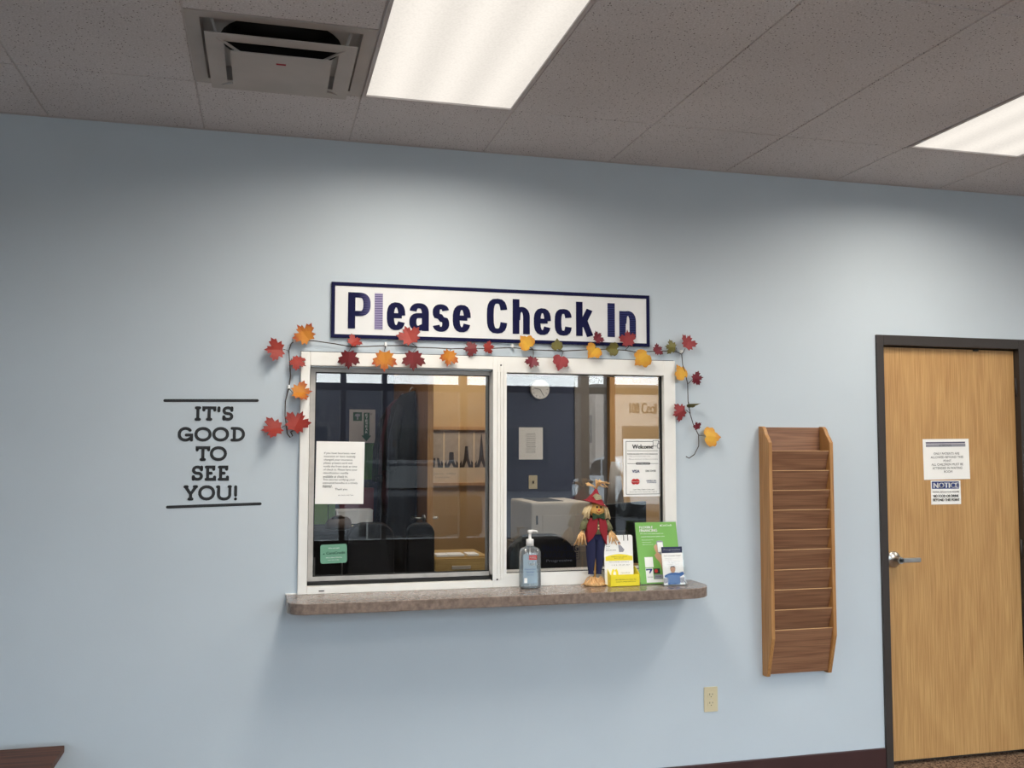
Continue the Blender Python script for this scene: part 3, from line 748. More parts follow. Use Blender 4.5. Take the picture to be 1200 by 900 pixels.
LV = [(358.8, 394.2, 24, 40, 'orange', 'maple'), (325.7, 409.8, 23, 95, 'red', 'maple'), (346.7, 422.7, 19, -120, 'red', 'maple'), (349.5, 460, 23, -85, 'orange', 'maple'), (323.3, 502, 24, 100, 'red', 'maple'), (346.7, 498.5, 26, -25, 'red', 'maple'),
      (413.9, 401.2, 17, -50, 'red', 'maple'), (408.7, 417.5, 22, 180, 'dred', 'maple'), (450.5, 418.5, 25, 180, 'orange', 'maple'), (480.8, 396.5, 25, 20, 'red', 'maple'), (484.3, 418.5, 24, 180, 'dred', 'maple'), (526.3, 416, 20, 170, 'orange', 'maple'),
      (554.3, 408.2, 17, 95, 'dred', 'maple'), (570.7, 407.5, 14, -80, 'red', 'maple'), (618, 403, 19, 40, 'yel', 'grape'), (623.8, 422.5, 16, 165, 'crim', 'maple'), (653.5, 405.8, 14, 5, 'olive', 'grape'), (656.8, 422.5, 19, 165, 'rose', 'grape'),
      (699.5, 397, 15, -40, 'crim', 'maple'), (695.8, 410.5, 20, 140, 'yel', 'grape'), (719.5, 408.8, 16, 95, 'olive', 'grape'), (736.5, 400, 21, 10, 'rose', 'maple'), (754.5, 418.8, 22, 130, 'yel', 'grape'), (769.5, 410.8, 14, -60, 'crim', 'maple'),
      (788.8, 407, 16, 85, 'olive', 'maple'), (805, 403.8, 21, -25, 'rose', 'maple'), (800, 438, 20, 35, 'yel', 'grape'), (815, 443.8, 16, -80, 'crim', 'maple'), (810.8, 473.3, 17, -85, 'olive', 'grape'), (799.5, 482, 21, 110, 'rose', 'maple'),
      (816.8, 500.5, 11, 20, 'crim', 'maple'), (832.5, 511.3, 24, -90, 'yel', 'grape')]
VINE = [(340.5, 506), (343, 511), (340, 512.5), (336.5, 508), (335.5, 498), (334, 487), (334.5, 470), (338.5, 455), (340.5, 440), (339.5, 425), (338.5, 411), (341, 403), (345, 399.5), (355, 398.5), (369, 399.5), (393, 403), (412, 406.3), (431, 406), (451.7, 405), (472.7, 405), (489, 407), (510, 407.7), (528.6, 408.8), (547, 408.2), (570, 408.5), (582, 408), (600, 407.3), (625, 410), (660, 411.3), (695, 409.5), (712.5, 409.3), (732.5, 410.5), (745, 412.5), (777.5, 411.3), (792.5, 412), (798.8, 415), (800, 427.5), (803.8, 440), (805.8, 450), (806.3, 470), (808.8, 485), (812.5, 497.5), (818.8, 510), (818.8, 522.5), (813.8, 532.5), (807.5, 537), (804, 535)]
def vine_y(px, py): return -.030 if (350 < px < 795 and py > 409) else -.014
vp = [W(x, y, -.02) for x, y in VINE]
mb = MB(); mb.tube(vp, .0022, 6); mb.build('vine', M['vine'], gar)
for i, (px, py, sz, ang, col, kd) in enumerate(LV):
    on_frame = 350 < px < 796 and py > 412
    y = -.052 if on_frame else -.036
    c_ = W(px, py, y); s_ = sz*.00415*1.08
    me = leaf_mesh(kd, 100+i); me.materials.append(M['l_'+col])
    o = link('leaf', me, None, gar); o.location = c_-gar.location
    rnd = random.Random(i*31+5)
    tilt = Matrix.Rotation(rnd.uniform(-.30, .30), 3, 'X') @ Matrix.Rotation(rnd.uniform(-.30, .30), 3, 'Y')
    if i == 28: tilt = Matrix.Rotation(1.35, 3, 'X')
    if i in (2, 3, 4, 6): tilt = Matrix.Rotation(-.55, 3, 'X')
    o.rotation_euler = (Matrix.Rotation(PI/2, 3, 'X') @ tilt @ Matrix.Rotation(math.radians(ang), 3, 'Z')).to_euler()
    o.scale = (s_, s_, s_)
    # stalk from the vine to the leaf
    a_ = math.radians(ang); foot = c_+Vector((math.sin(a_), 0, -math.cos(a_)))*s_*.22
    near = min(vp, key=lambda q: (q-foot).length)
    mid = (foot+near)/2+Vector((0, -.004, 0))
    mb = MB(); mb.tube([near, mid, foot], .0014, 5); mb.build('stalk', M['vine'], gar)
for px, py in ((344.5, 400), (451.7, 404.5), (600, 406.5), (798.5, 413), (338.5, 454.5)):
    q = W(px, py, -.012); mb = MB(); mb.prism([(q.x-.006, q.z-.004), (q.x+.006, q.z-.004), (q.x+.004, q.z+.012), (q.x-.004, q.z+.012)], -.024, -.0005); mb.build('clip', M['white'], gar, bevel=.002)

# --- literature rack
rk = thing('literature_rack', 'tall oak wall rack with ten empty magazine pockets', 'magazine rack', (W(930, 640).x, 0, W(930, 790).z))
ry = -.093
rxl0 = W(888.4, 640).x+.012; rxr1 = W(978.0, 600, ry).x; st = .019
ztop = W(930, 500, 0).z; zbot = W(930, 790.5, -.03).z
zf_top = W(902, 516, ry).z; zf_bot = W(905, 749, ry).z
prof = [(0, zbot), (0, ztop), (-.030, ztop-.001), (-.045, ztop-.012), (-.060, ztop-.040), (-.075, ztop-.055), (ry, zf_top-.01), (ry, zf_bot), (-.042, zbot), (-.02, zbot-.002)]
for x in (rxl0, rxr1-st):
    mb = MB(); mb.prism(prof, x, x+st, 'x'); mb.build('side_panel', M['oak_side'], rk, bevel=.003)
mb = MB(); mb.box(rxl0+st, rxr1-st, -.007, 0, zbot+.012, ztop-.004); mb.build('back_panel', M['oak_x'], rk)
ptops = [528.8, 552.2, 574.2, 597.3, 620.4, 643.5, 666.6, 690.1, 713.2, 737.4]
pz = [W(938, y, -.078).z for y in ptops]; step = (pz[0]-pz[-1])/9
for i in range(10):
    zt = pz[0]-step*i; zb = zt-step-.055 if i < 9 else zbot+.010
    yt, yb = -.080, (-.028 if i < 9 else -.030)
    mb = MB(); x0, x1 = rxl0+st, rxr1-st; th = .006
    mb.hexa([(x0, yb-th, zb), (x1, yb-th, zb), (x1, yb, zb), (x0, yb, zb), (x0, yt-th, zt), (x1, yt-th, zt), (x1, yt, zt), (x0, yt, zt)])
    o = mb.build('pocket_panel', M['oak_x'], rk)
    mb = MB(); mb.box(x0, x1, yt-th-.0006, yt+.0006, zt, zt+.0028); mb.build('pocket_lip', M['lip'], o)  # lip coloured paler, standing in for the shading that separates the pockets

# --- outlet
q0, q1 = W(824.3, 833.6), W(841, 805)
ol = thing('wall_outlet', 'ivory duplex outlet low on the wall beneath the oak rack', 'outlet', ((q0.x+q1.x)/2, 0, (q0.z+q1.z)/2))
def flat(name, outline, y0, y1, m, par, bevel=0):
    mb = MB(); mb.prism(outline, y0, y1); o = mb.build(name, m, par, bevel, local=True); return o
flat('cover_plate', rrect(-.035, .035, -.0575, .0575, .004), -.005, 0, M['ivory'], ol, .0015)
for s in (-1, 1):
    rc = MB(); rc.prism(rrect(-.017, .017, s*.0195-.014, s*.0195+.014, .010), -.0065, -.004); rc = rc.build('receptacle', M['ivory'], ol, local=True)
    for a in ((-.0085, -.006, .000, .009), (.006, .0085, .001, .008), (-.002, .002, -.009, -.005)):
        mb = MB(); mb.box(a[0], a[1], -.0068, -.006, s*.0195+a[2], s*.0195+a[3]); mb.build('slot', M['black'], rc, local=True)
mb = MB(); mb.box(-.002, .002, -.0065, -.004, -.002, .002); mb.build('screw', M['chrome'], ol, local=True)

# --- notices on the wood door
dY = .0205
q0, q1 = W(1083, 562, dY), W(1135.5, 514.5, dY)
s = Sheet('door_notice', 'white laminated notice taped to the wood door above the navy notice sticker', 'paper sign', q1.x-q0.x, q1.z-q0.z, M['paper'], ((q0.x+q1.x)/2, dY, q0.z), roll=.012)
s.box = (165, 182, 568, 542)
s.rect('printed_bar', M['dgreyprint'], 190, 208, 535, 222); s.rect('printed_band', M['greyprint'], 190, 226, 537, 252)
s.text('printed_text', M['ink'], 'ATTENTION', 305, 410, 230, 246)
for st_, x0, x1, y in (('ONLY PATIENTS ARE', 255, 480, 302), ('ALLOWED BEYOND THIS', 228, 512, 334), ('POINT.', 338, 410, 367), ('ALL CHILDREN MUST BE', 232, 510, 399), ('ATTENDED IN WAITING', 240, 500, 431), ('ROOM', 340, 412, 463)):
    s.text('printed_text', M['ink'], st_, x0, x1, y, y+20)
s.done()
q0, q1 = W(1091.5, 591.3, dY), W(1125.5, 563, dY)
s = Sheet('notice_sticker', 'small navy and white notice sticker forbidding food or drink on the wood door', 'sticker', q1.x-q0.x, q1.z-q0.z, M['paper'], ((q0.x+q1.x)/2, dY, q0.z))
s.box = (238, 548, 494, 758)
s.rect('printed_band', M['inkblue'], 246, 556, 480, 620); s.text('headline', M['white'], 'NOTICE', 258, 470, 566, 612, bold=2)
s.text('printed_text', M['ink'], 'FEDERAL REGULATIONS REQUIRE', 252, 478, 642, 656, bold=1)
s.text('printed_text', M['ink'], 'NO FOOD OR DRINK', 256, 474, 672, 696, bold=2); s.text('printed_text', M['ink'], 'BEYOND THIS POINT', 252, 480, 706, 730, bold=2)
s.done()

# ================================================================ PAPERS ON THE GLASS
gY = SY-.0015
q0, q1 = W(369, 591, gY), W(426.6, 517.5, gY)
s = Sheet('insurance_notice', 'white typed insurance notice taped to the left window pane', 'paper sign', q1.x-q0.x, q1.z-q0.z, M['paper'], ((q0.x+q1.x)/2, gY, q0.z), roll=-.012)
s.box = (95, 78, 680, 806)
for i, (st_, x1) in enumerate((('If you have Insurance, new', 570), ('insurance or have recently', 570), ('changed your insurance,', 540), ('please present card and', 530), ('notify the front desk at time', 592), ('of check in. Please have your', 596), ('identification readily', 488), ('available at check in.', 480), ('This assures verifying your', 570), ('estimated benefits in a timely', 604), ('manner.', 300))):
    s.text('printed_text', M['ink'], st_, 190-i*.8, x1, 203+i*38.6, 231+i*38.6)
s.text('printed_text', M['ink'], 'Thank you.', 332, 485, 622, 652); s.text('printed_text', M['ink'], 'your check in desk Team', 370, 556, 696, 712)
s.done()
q0, q1 = W(375.5, 660.5, gY), W(407, 637.5, gY); w_, h_ = q1.x-q0.x, q1.z-q0.z
s = Sheet('credit_sticker', 'pale green CareCredit sticker low on the left window pane', 'sticker', w_, h_, M['cgreen'], ((q0.x+q1.x)/2, gY, q0.z), outline=rrect(-w_/2, w_/2, 0, h_, .010), roll=.02)
s.box = (130, 165, 830, 690)
s.text('printed_name', M['dgreen'], 'CareCredit', 285, 775, 365, 440, bold=1); s.poly('printed_name', M['dgreen'], [(185, 440), (225, 400), (245, 440)])
s.text('printed_text', M['white'], 'We accept', 340, 630, 250, 290); s.text('printed_text', M['white'], 'Ask us about financing', 270, 690, 515, 550); s.text('printed_text', M['white'], 'your care today', 330, 620, 585, 610)
s.done()
gY = RY-.0015
q0, q1 = W(730.8, 582, gY), W(775.2, 514.5, gY)
s = Sheet('welcome_sign', 'white framed Welcome card with payment logos on the right window pane', 'sign', q1.x-q0.x, q1.z-q0.z, M['paper'], ((q0.x+q1.x)/2, gY, q0.z), thick=.002)
s.box = (62, 55, 605, 805)
s.frame('printed_border', M['ink'], 96, 84, 574, 778, 6)
s.text('headline', M['ink'], 'Welcome', 185, 478, 128, 182, bold=2)
for x0, y0, x1, y1, lay in ((478, 72, 558, 150, 4), (540, 115, 580, 176, 6)):
    s.rect('printed_logo', M['paper'], x0, y0, x1, y1, lay-1); s.frame('printed_logo', M['ink'], x0, y0, x1, y1, 5, lay)
s.rect('printed_rule', M['ink'], 116, 207, 552, 212)
s.text('printed_text', M['ink'], 'PLEASE PROVIDE WITH YOUR INSURANCE', 118, 546, 244, 260, bold=1)
s.text('printed_text', M['ink'], '- What are the amounts they cover?', 128, 440, 278, 292); s.text('printed_text', M['ink'], '- What are the amounts not billed to your Services', 122, 548, 313, 328)
s.rect('printed_rule', M['ink'], 118, 374, 556, 379); s.poly('printed_rule', M['ink'], rrect(236, 440, 362, 390, 12), 2)
s.text('pill_text', M['white'], 'WE PLEASE ACCEPT', 250, 428, 369, 384, 3)
s.text('printed_card_names', M['inkblue'], 'VISA', 182, 284, 458, 496, bold=2); s.text('printed_text', M['ink'], 'DISCOVER', 374, 518, 460, 486, bold=1)
s.disc('printed_discs', M['inkred'], 208, 612, 37); s.disc('printed_discs', M['inkred'], 252, 612, 37); s.text('pill_text', M['white'], 'MasterCard', 176, 284, 604, 620, 3, bold=1)
s.text('printed_card_names', M['inkblue'], 'AMERICAN', 382, 520, 592, 610, bold=1); s.text('printed_card_names', M['inkblue'], 'EXPRESS', 396, 524, 616, 632, bold=1)
s.text('printed_text', M['ink'], 'Cash, Visa, Debit Cards, and', 192, 490, 708, 724, bold=1); s.text('printed_text', M['ink'], 'all personal checks Checks with a valid ID', 146, 536, 740, 754)
s.done()
# clear cling with lettering low on the right pane
gY = RY+.006
q0, q1 = W(634, 661, gY), W(680, 636.5, gY)
cl = thing('window_cling', 'clear window cling with navy Financing Available lettering behind the sanitizer', 'window cling', ((q0.x+q1.x)/2, gY, q0.z))
cw, chh = q1.x-q0.x, q1.z-q0.z
s = Sheet('film', None, None, cw, chh, glass('film', (.97, .98, 1), .3), (0, 0, 0), thick=.0003, parent=cl)
s.box = (0, 0, 46, 24.5)
M['cling'] = mat('cling_navy', (20, 28, 58), .6, spec=.2)
s.text('printed_text', M['cling'], 'FINANCING', 2, 43, 2, 9.5, bold=2); s.text('printed_text', M['cling'], 'AVAILABLE', 2, 43, 11, 17, bold=1)
s.frame('printed_frame', M['cling'], .5, .5, 45.5, 20, .4); s.text('printed_name', M['greyprint'], 'Progressive', 6, 36, 19.2, 23.2, bold=1)
s.done()

# ================================================================ THINGS ON THE LEDGE
# --- hand sanitizer
by = -.085; bx = W(621, 687, by).x
bt = thing('sanitizer_bottle', 'clear pump bottle of hand sanitizer on the ledge', 'bottle', (bx, by, LZ))
bw_ = .047
mb = MB(); mb.lathe([(.036, 0), (.046, .004), (.048, .012), (.048, .135), (.046, .150), (.036, .163), (.018, .168), (.016, .176)], (0, 0, 0), 36, 1, .62, 3.2); mb.build('bottle_body', M['bottle'], bt, local=True)
mb = MB(); mb.lathe([(.034, .003), (.044, .006), (.0455, .014), (.0455, .098)], (0, 0, 0), 36, 1, .58, 3.2); mb.build('gel', M['gel'], bt, local=True)
mb = MB(); mb.lathe([(.0165, .172), (.0165, .196), (.0155, .198), (.0068, .199), (.0062, .222), (.010, .224), (.011, .230), (.009, .234)], (0, 0, 0), 24); pm = mb.build('pump', M['pump'], bt, local=True)
mb = MB(); mb.tube([(-.008, 0, .230), (.010, 0, .231), (.030, -.002, .229), (.036, -.002, .224)], [.0055, .005, .004, .0032], 8); mb.build('nozzle', M['pump'], pm, local=True)
mb = MB(); mb.tube([(0, 0, .17), (0, 0, .01)], .002, 6); mb.build('dip_tube', M['pump'], bt, local=True)
lb = Sheet('label', None, None, .062, .116, M['gel_label'], (-.008, -.0318, .024), thick=.0003, parent=bt); lb.box = (0, 0, 62, 116)
lb.poly('brand_patch', M['inkred'], rrect(26, 62, 4, 22, 3)); lb.text('brand_text', M['white'], 'PURELL', 29, 59, 8, 18, 2, bold=1)
lb.text('brand_text', M['white'], 'Gel', 26, 50, 30, 44, 2, bold=1); lb.text('printed_text', M['inkblue'], 'Advanced Hand', 6, 56, 56, 62, 2); lb.text('printed_text', M['inkblue'], 'Sanitizer', 14, 50, 66, 74, 2); lb.text('printed_text', M['inkblue'], 'Refreshing', 16, 46, 80, 85, 2)
lb.poly('net_patch', M['white'], rrect(4, 18, 94, 114, 2)); lb.done()

bt.scale = (1, 1, 1.09)
# --- scarecrow doll
sy = -.075
def SC(px, py): return W(670+px/6.6667, 555+py/6.6667, sy)
sb = SC(182, 860)
doll = thing('scarecrow_doll', 'small scarecrow doll with red hat and vest standing on the ledge', 'doll', (sb.x, sy, LZ))
def L3(px, py, dy=0):
    q = SC(px, py); return (q.x-sb.x, dy, q.z-LZ)
u_ = .00395/6.6667*1.0     # metres per crop pixel
rnd = random.Random(3)
# raffia base
mb = MB(); mb.lathe([(.045, 0), (.050, .006), (.046, .014), (.030, .020), (.01, .022)], (0, 0, 0), 20, 1, .75); bs = mb.build('base', M['raffia'], doll, local=True)
mb = MB()
for k in range(46):
    a = rnd.uniform(0, 2*PI); r0 = rnd.uniform(.005, .03); r1_ = rnd.uniform(.042, .066); z = rnd.uniform(.010, .03)
    mb.tube([(r0*math.cos(a), .75*r0*math.sin(a), z+.012), ((r0+r1_)/2*math.cos(a+.2), .75*(r0+r1_)/2*math.sin(a+.2), z), (r1_*math.cos(a+.4), .75*r1_*math.sin(a+.4), .004)], .0026, 5)
mb.build('base_straw', M['raffia'], bs, local=True)['kind'] = 'stuff'
mb = MB(); mb.tube([L3(180, 830), L3(186, 560), L3(188, 340)], .0042, 8); mb.build('stick', M['burlap'], doll, local=True)
# trousers: one mesh, two tapering legs
mb = MB()
hip = L3(184, 470)
for s_, ft in ((-1, (150, 770)), (1, (212, 770))):
    mb.tube([L3(184+s_*30, 455), L3(184+s_*36, 560), L3(184+s_*33, 660), L3(ft[0], ft[1]-30), L3(*ft), L3(ft[0], ft[1]+14)], [.022, .024, .021, .015, .012, .014], 12)
mb.ball(L3(184, 480), .040, .026, .03); mb.build('trousers', M['denim'], doll, local=True)
# torso shirt and vest
mb = MB(); mb.tube([L3(188, 470), L3(188, 420), L3(188, 370), L3(190, 340)], [.034, .034, .030, .014], 14); mb.build('shirt', M['plaid'], doll, local=True)
for s_ in (-1, 1):
    mb = MB()
    ou = [(188+s_*4, 345), (188+s_*60, 350), (188+s_*78, 400), (188+s_*76, 480), (188+s_*72, 535 if s_ < 0 else 555), (188+s_*40, 500), (188+s_*10, 445)]
    q = [L3(*p) for p in ou]; n = len(q)
    fr = [(p[0], -.040+.35*abs(p[0]-L3(188, 400)[0]), p[2]) for p in q]; bk = [(p[0]*1, .028-.25*abs(p[0]-L3(188, 400)[0]), p[2]) for p in q]
    mb.add(fr+bk, [tuple(range(n)), tuple(range(2*n-1, n-1, -1))]+[(i, (i+1) % n, n+(i+1) % n, n+i) for i in range(n)])
    mb.build('vest_panel', M['felt_red'], doll, local=True, bevel=.003)
for z in (400, 425):
    p = L3(186, z, -.042); mb = MB(); mb.ball(p, .0035, .0025, .0035, 8, 6); mb.build('button', M['straw'], doll, local=True)
# arms and raffia hands
for sd, path, hnd_c in ((-1, [(118, 362), (96, 400), (84, 440)], (66, 500)), (1, [(262, 370), (284, 410), (300, 440)], (322, 492))):
    mb = MB(); mb.tube([L3(*p) for p in path], [.016, .017, .015], 10); mb.build('sleeve', M['plaid'], doll, local=True)
    hb = MB(); s0 = L3(*path[-1])
    for k in range(26):
        e = L3(hnd_c[0]+rnd.uniform(-45, 42), hnd_c[1]+rnd.uniform(25, 64)); dy = rnd.uniform(-.018, .012)
        m_ = ((s0[0]+e[0])/2+rnd.uniform(-.006, .006), dy*.7, (s0[2]+e[2])/2)
        hb.tube([s0, m_, (e[0], dy, e[2])], [.004, .0036, .0024], 5)
    hb.build('straw_hand', M['raffia'], doll, local=True)
# head
hc = L3(190, 280, -.008)
mb = MB(); mb.ball(hc, .035, .030, .036, 20, 14); head = mb.build('head', M['burlap'], doll, local=True)
def face(px, py):
    p = L3(px, py); d = (p[0]-hc[0], p[2]-hc[2]); yy = hc[1]-.030*math.sqrt(max(0, 1-(d[0]/.034)**2-(d[1]/.034)**2)); return (p[0], yy, p[2])
for p in ((178, 258), (207, 260)):
    mb = MB(); mb.ball(face(*p), .0048, .003, .0058, 10, 8); mb.build('eye', M['black'], head, local=True)
mb = MB(); mb.ball(face(192, 281), .005, .005, .004, 10, 8); mb.build('nose', M['inkred'], head, local=True)
mb = MB(); mb.tube([face(170, 290), face(180, 300), face(194, 304), face(210, 298), (lambda p: p)(face(216, 290))], .0014, 5); mb.build('mouth', M['felt_red'], head, local=True)
hb = MB()
for sd in (-1, 1):
    for k in range(26):
        x0 = 190+sd*rnd.uniform(38, 54); x1 = 190+sd*rnd.uniform(52, 108); y1 = rnd.uniform(312, 358)
        dy = rnd.uniform(-.026, .016); a, c_ = L3(x0, 242), L3(x1, y1)
        hb.tube([(a[0], dy*.8, a[2]), ((a[0]+c_[0])/2+sd*.005, dy, (a[2]+c_[2])/2+.004), (c_[0], dy, c_[2])], .0036, 5)
hb.build('hair', M['straw'], head, local=True)
# bow tie
bwc = L3(190, 330, -.036)
for sd in (-1, 1):
    mb = MB(); mb.hexa([(bwc[0], bwc[1]-.004, bwc[2]-.006), (bwc[0]+sd*.030, bwc[1]-.002, bwc[2]-.016), (bwc[0]+sd*.030, bwc[1]+.006, bwc[2]-.016), (bwc[0], bwc[1]+.006, bwc[2]-.006),
                        (bwc[0], bwc[1]-.004, bwc[2]+.006), (bwc[0]+sd*.028, bwc[1]-.002, bwc[2]+.016), (bwc[0]+sd*.028, bwc[1]+.006, bwc[2]+.016), (bwc[0], bwc[1]+.006, bwc[2]+.006)])
    mb.build('bow_loop', M['bow'], doll, local=True, bevel=.002)
mb = MB(); mb.ball((bwc[0], bwc[1]-.003, bwc[2]), .007, .006, .008, 10, 8); mb.build('bow_knot', M['bow'], doll, local=True)
# hat: leaning cone with a drooping brim
ap = Vector(L3(192, 112)); ce = Vector(L3(182, 234, -.002)); axis = (ap-ce).normalized()
ex = Vector((1, 0, -.30)).normalized(); ey = Vector((0, 1, 0)); n = 24; vs = []; ringsr = [(.0, .066), (.02, .058), (.12, .044), (.55, .021), (.9, .006), (1.0, .001)]
for tt, rr_ in ringsr:
    p = ce.lerp(ap, tt)
    for k in range(n):
        a = 2*PI*k/n; vs.append(p+ex*rr_*math.cos(a)+ey*rr_*.72*math.sin(a))
mb = MB(); mb.add(vs, [(i*n+k, i*n+(k+1) % n, (i+1)*n+(k+1) % n, (i+1)*n+k) for i in range(len(ringsr)-1) for k in range(n)]+[tuple(range(n))], True)
hat = mb.build('hat', M['felt_red'], doll, local=True)
pc = L3(186, 182, -.026)
mb = MB(); mb.prism([(pc[0]-.020, pc[2]+.004), (pc[0]-.008, pc[2]-.013), (pc[0]+.018, pc[2]-.010), (pc[0]+.017, pc[2]+.006), (pc[0]-.004, pc[2]+.016)], pc[1]-.004, pc[1]+.012); mb.build('patch', mat('patch_print', (170, 160, 128), .9, var=.4, vscale=200), hat, local=True)
hb = MB()
for k in range(16):
    a0 = L3(192, 118); e = L3(rnd.uniform(215, 292), rnd.uniform(66, 112)) if k < 11 else L3(rnd.uniform(98, 130), rnd.uniform(66, 92))
    m_ = L3((192+200+rnd.uniform(-20, 40))/2 if k < 11 else 155, rnd.uniform(48, 82) if k < 11 else 92); dy = rnd.uniform(-.012, .01)
    hb.tube([a0, (m_[0], dy, m_[2]), (e[0], dy*1.5, e[2])], [.003, .0042, .0026], 5)
hb.build('straw_tuft', M['raffia'], hat, local=True)

# --- yellow tray of leaflets
cd = thing('leaflet_tray', 'yellow cardboard tray holding white and yellow leaflets beside the scarecrow', 'leaflet holder', (W(730, 684, -.11).x, -.10, LZ))
x0, x1 = W(715.5, 678, -.135).x-cd.location.x, W(749.5, 678, -.135).x-cd.location.x
mb = MB(); mb.box(x0, x1, -.035, -.033, 0, .053); frn = mb.build('front_panel', M['yellow'], cd, local=True)
mb = MB(); mb.prism([(-.035, 0), (.035, 0), (.035, .082), (.015, .080), (-.035, .053)], x0-.001, x0+.001, 'x'); mb.build('side_panel', M['yellow'], cd, local=True)
mb = MB(); mb.prism([(-.035, 0), (.035, 0), (.035, .082), (.015, .080), (-.035, .053)], x1-.001, x1+.001, 'x'); mb.build('side_panel', M['yellow'], cd, local=True)
mb = MB(); mb.box(x0, x1, -.035, .035, 0, .002); mb.build('tray_floor', M['yellow'], cd, local=True)
s = Sheet('printed_front', None, None, (x1-x0)*.96, .045, M['yellow'], ((x0+x1)/2, -.0355, .004), thick=.0003, parent=cd); s.box = (120, 690, 535, 820)
s.text('printed_text', M['ink'], 'Take FREE about your Dental Plan', 178, 490, 735, 752); s.text('printed_text', M['ink'], 'and start and get quality care', 190, 480, 762, 778); s.done()
cwid = W(742.5, 640, -.09).x-W(709, 640, -.09).x
s = Sheet('card', None, None, cwid, .222, M['paper'], (-.012, .0, .003), lean=.07, thick=.004, parent=cd, outline=rrect(-cwid/2, cwid/2, 0, .222, .010)); s.box = (40, 120, 468, 760)
s.poly('yellow_band', M['yellow'], [(55, 450), (55, 395)]+[(55+40*i, 395-30*math.sin(PI*i/10)) for i in range(1, 10)]+[(460, 395), (460, 450)])
s.text('printed_text', M['ink'], 'Healthcare for', 68, 120, 228, 240); s.text('printed_text', M['ink'], 'the whole', 68, 130, 255, 268); s.text('printed_text', M['ink'], 'family that', 68, 120, 280, 290); s.text('printed_text', M['ink'], 'Everyone wants', 68, 215, 305, 322, bold=1)
s.text('printed_text', M['ink'], 'Taking care of your smile with', 140, 375, 392, 406, 3); s.text('printed_text', M['ink'], 'great benefits', 190, 325, 412, 424, 3)
s.text('printed_text', M['ink'], 'Plans to fit the whole family', 110, 405, 460, 474); s.text('printed_text', M['ink'], '1 2 5 10 all day', 145, 410, 500, 514)
s.text('printed_text', M['ink'], 'Exams and care', 280, 410, 600, 612); s.text('printed_text', M['ink'], 'Cleaning yearly', 280, 410, 655, 668)
for cx, ww in ((165, 32), (210, 30)): s.disc('printed_fruit', M['yellow'], cx, 640, ww, 1, 85)
s.disc('printed_fruit_core', M['paper'], 185, 640, 24, 2, 60)
s.poly('printed_person', M['ink'], [(245, 215), (260, 200), (280, 210), (285, 240), (250, 240)]); s.disc('printed_face', M['skin'], 266, 228, 14, 2, 18); s.poly('printed_coat', M['greyprint'], [(250, 250), (285, 250), (340, 310), (320, 340), (260, 340)], 2)
s.done()
mb = MB(); mb.tube([(.010, .002, .20), (.010, .006, .235), (.020, .008, .250), (.030, .006, .235), (.030, .002, .20)], .0016, 6); mb.build('wire_clip', M['vine'], cd, local=True)

# --- green leaflet in an acrylic stand
def lean_sheet(name, label, cat, tl, tr, br, bl, yb, yt, m, thick=.002):
    b0, b1 = W(*bl, yb), W(*br, yb); t0, t1 = W(*tl, yt), W(*tr, yt)
    w = ((b1.x-b0.x)+(t1.x-t0.x))/2; z1 = (t0.z+t1.z)/2; h = math.hypot(z1-LZ, yt-yb)
    return w, h, ((b0.x+b1.x+t0.x+t1.x)/4, yb, LZ), math.atan2(yt-yb, z1-LZ)
w_, h_, loc, ln = lean_sheet('', '', '', (742.5, 612), (792, 612), (799, 681), (752, 681), -.105, -.04, None)
gs = thing('flyer_stand', 'green Flexible Financing flyer in a clear stand leaning against the window frame', 'flyer', loc)
s = Sheet('flyer', None, None, w_, h_-.003, M['green'], (0, 0, .003), lean=ln, thick=.0012, parent=gs); s.box = (25, 72, 575, 820)
s.text('headline', M['white'], 'FLEXIBLE', 76, 255, 118, 148, bold=2); s.text('headline', M['white'], 'FINANCING', 76, 308, 156, 190, bold=2)
s.text('printed_name', M['white'], 'CareCredit', 375, 515, 100, 124, bold=1); s.poly('printed_name', M['white'], [(352, 122), (366, 98), (378, 122)])
s.text('printed_text', M['white'], 'for the care you want or', 84, 392, 205, 222); s.text('printed_text', M['white'], 'need and your pets too', 90, 402, 240, 258); s.text('printed_text', M['white'], 'No interest if paid in full', 96, 245, 284, 296)
s.text('printed_text', M['white'], 'within the promo', 96, 215, 312, 324); s.text('printed_text', M['white'], 'Apply today and find out', 96, 240, 340, 350)
s.rect('label_patch', M['paper'], 108, 498, 218, 622)
s.poly('printed_phone', M['greyprint'], rrect(285, 375, 300, 470, 22)); s.poly('printed_phone_screen', M['white'], rrect(296, 368, 320, 440, 8), 2)
s.poly('printed_hand', M['skin'], [(245, 375), (270, 340), (292, 360), (292, 440), (330, 480), (372, 470), (380, 700), (340, 690), (300, 560), (265, 520), (243, 480), (268, 450), (256, 420)], 3)
s.rect('printed_foot', M['paper'], 108, 768, 560, 806); s.rect('printed_card', M['paper'], 108, 632, 205, 768); s.poly('printed_swoosh', M['inkblue'], [(112, 640), (198, 640), (198, 650), (165, 695), (150, 695), (165, 655), (112, 660)], 2)
s.rect('printed_card_dark', M['ink'], 212, 638, 298, 702); s.disc('printed_discs', M['inkred'], 245, 668, 22, 2)
s.rect('printed_cards', M['greyprint'], 215, 712, 380, 766); s.text('printed_text_dark', M['ink'], 'CareCredit', 222, 300, 728, 742, 2); s.text('printed_text_dark', M['ink'], 'Cards accepted', 130, 200, 730, 750, 2)
s.done()
s = Sheet('acrylic_back', None, None, w_+.006, h_+.002, M['acrylic'], (0, .004, .003), lean=ln, thick=.0015, parent=gs); s.done()
mb = MB(); mb.box(-w_/2-.003, w_/2+.003, -.008, .05, 0, .003); mb.build('acrylic_foot', M['acrylic'], gs, local=True)

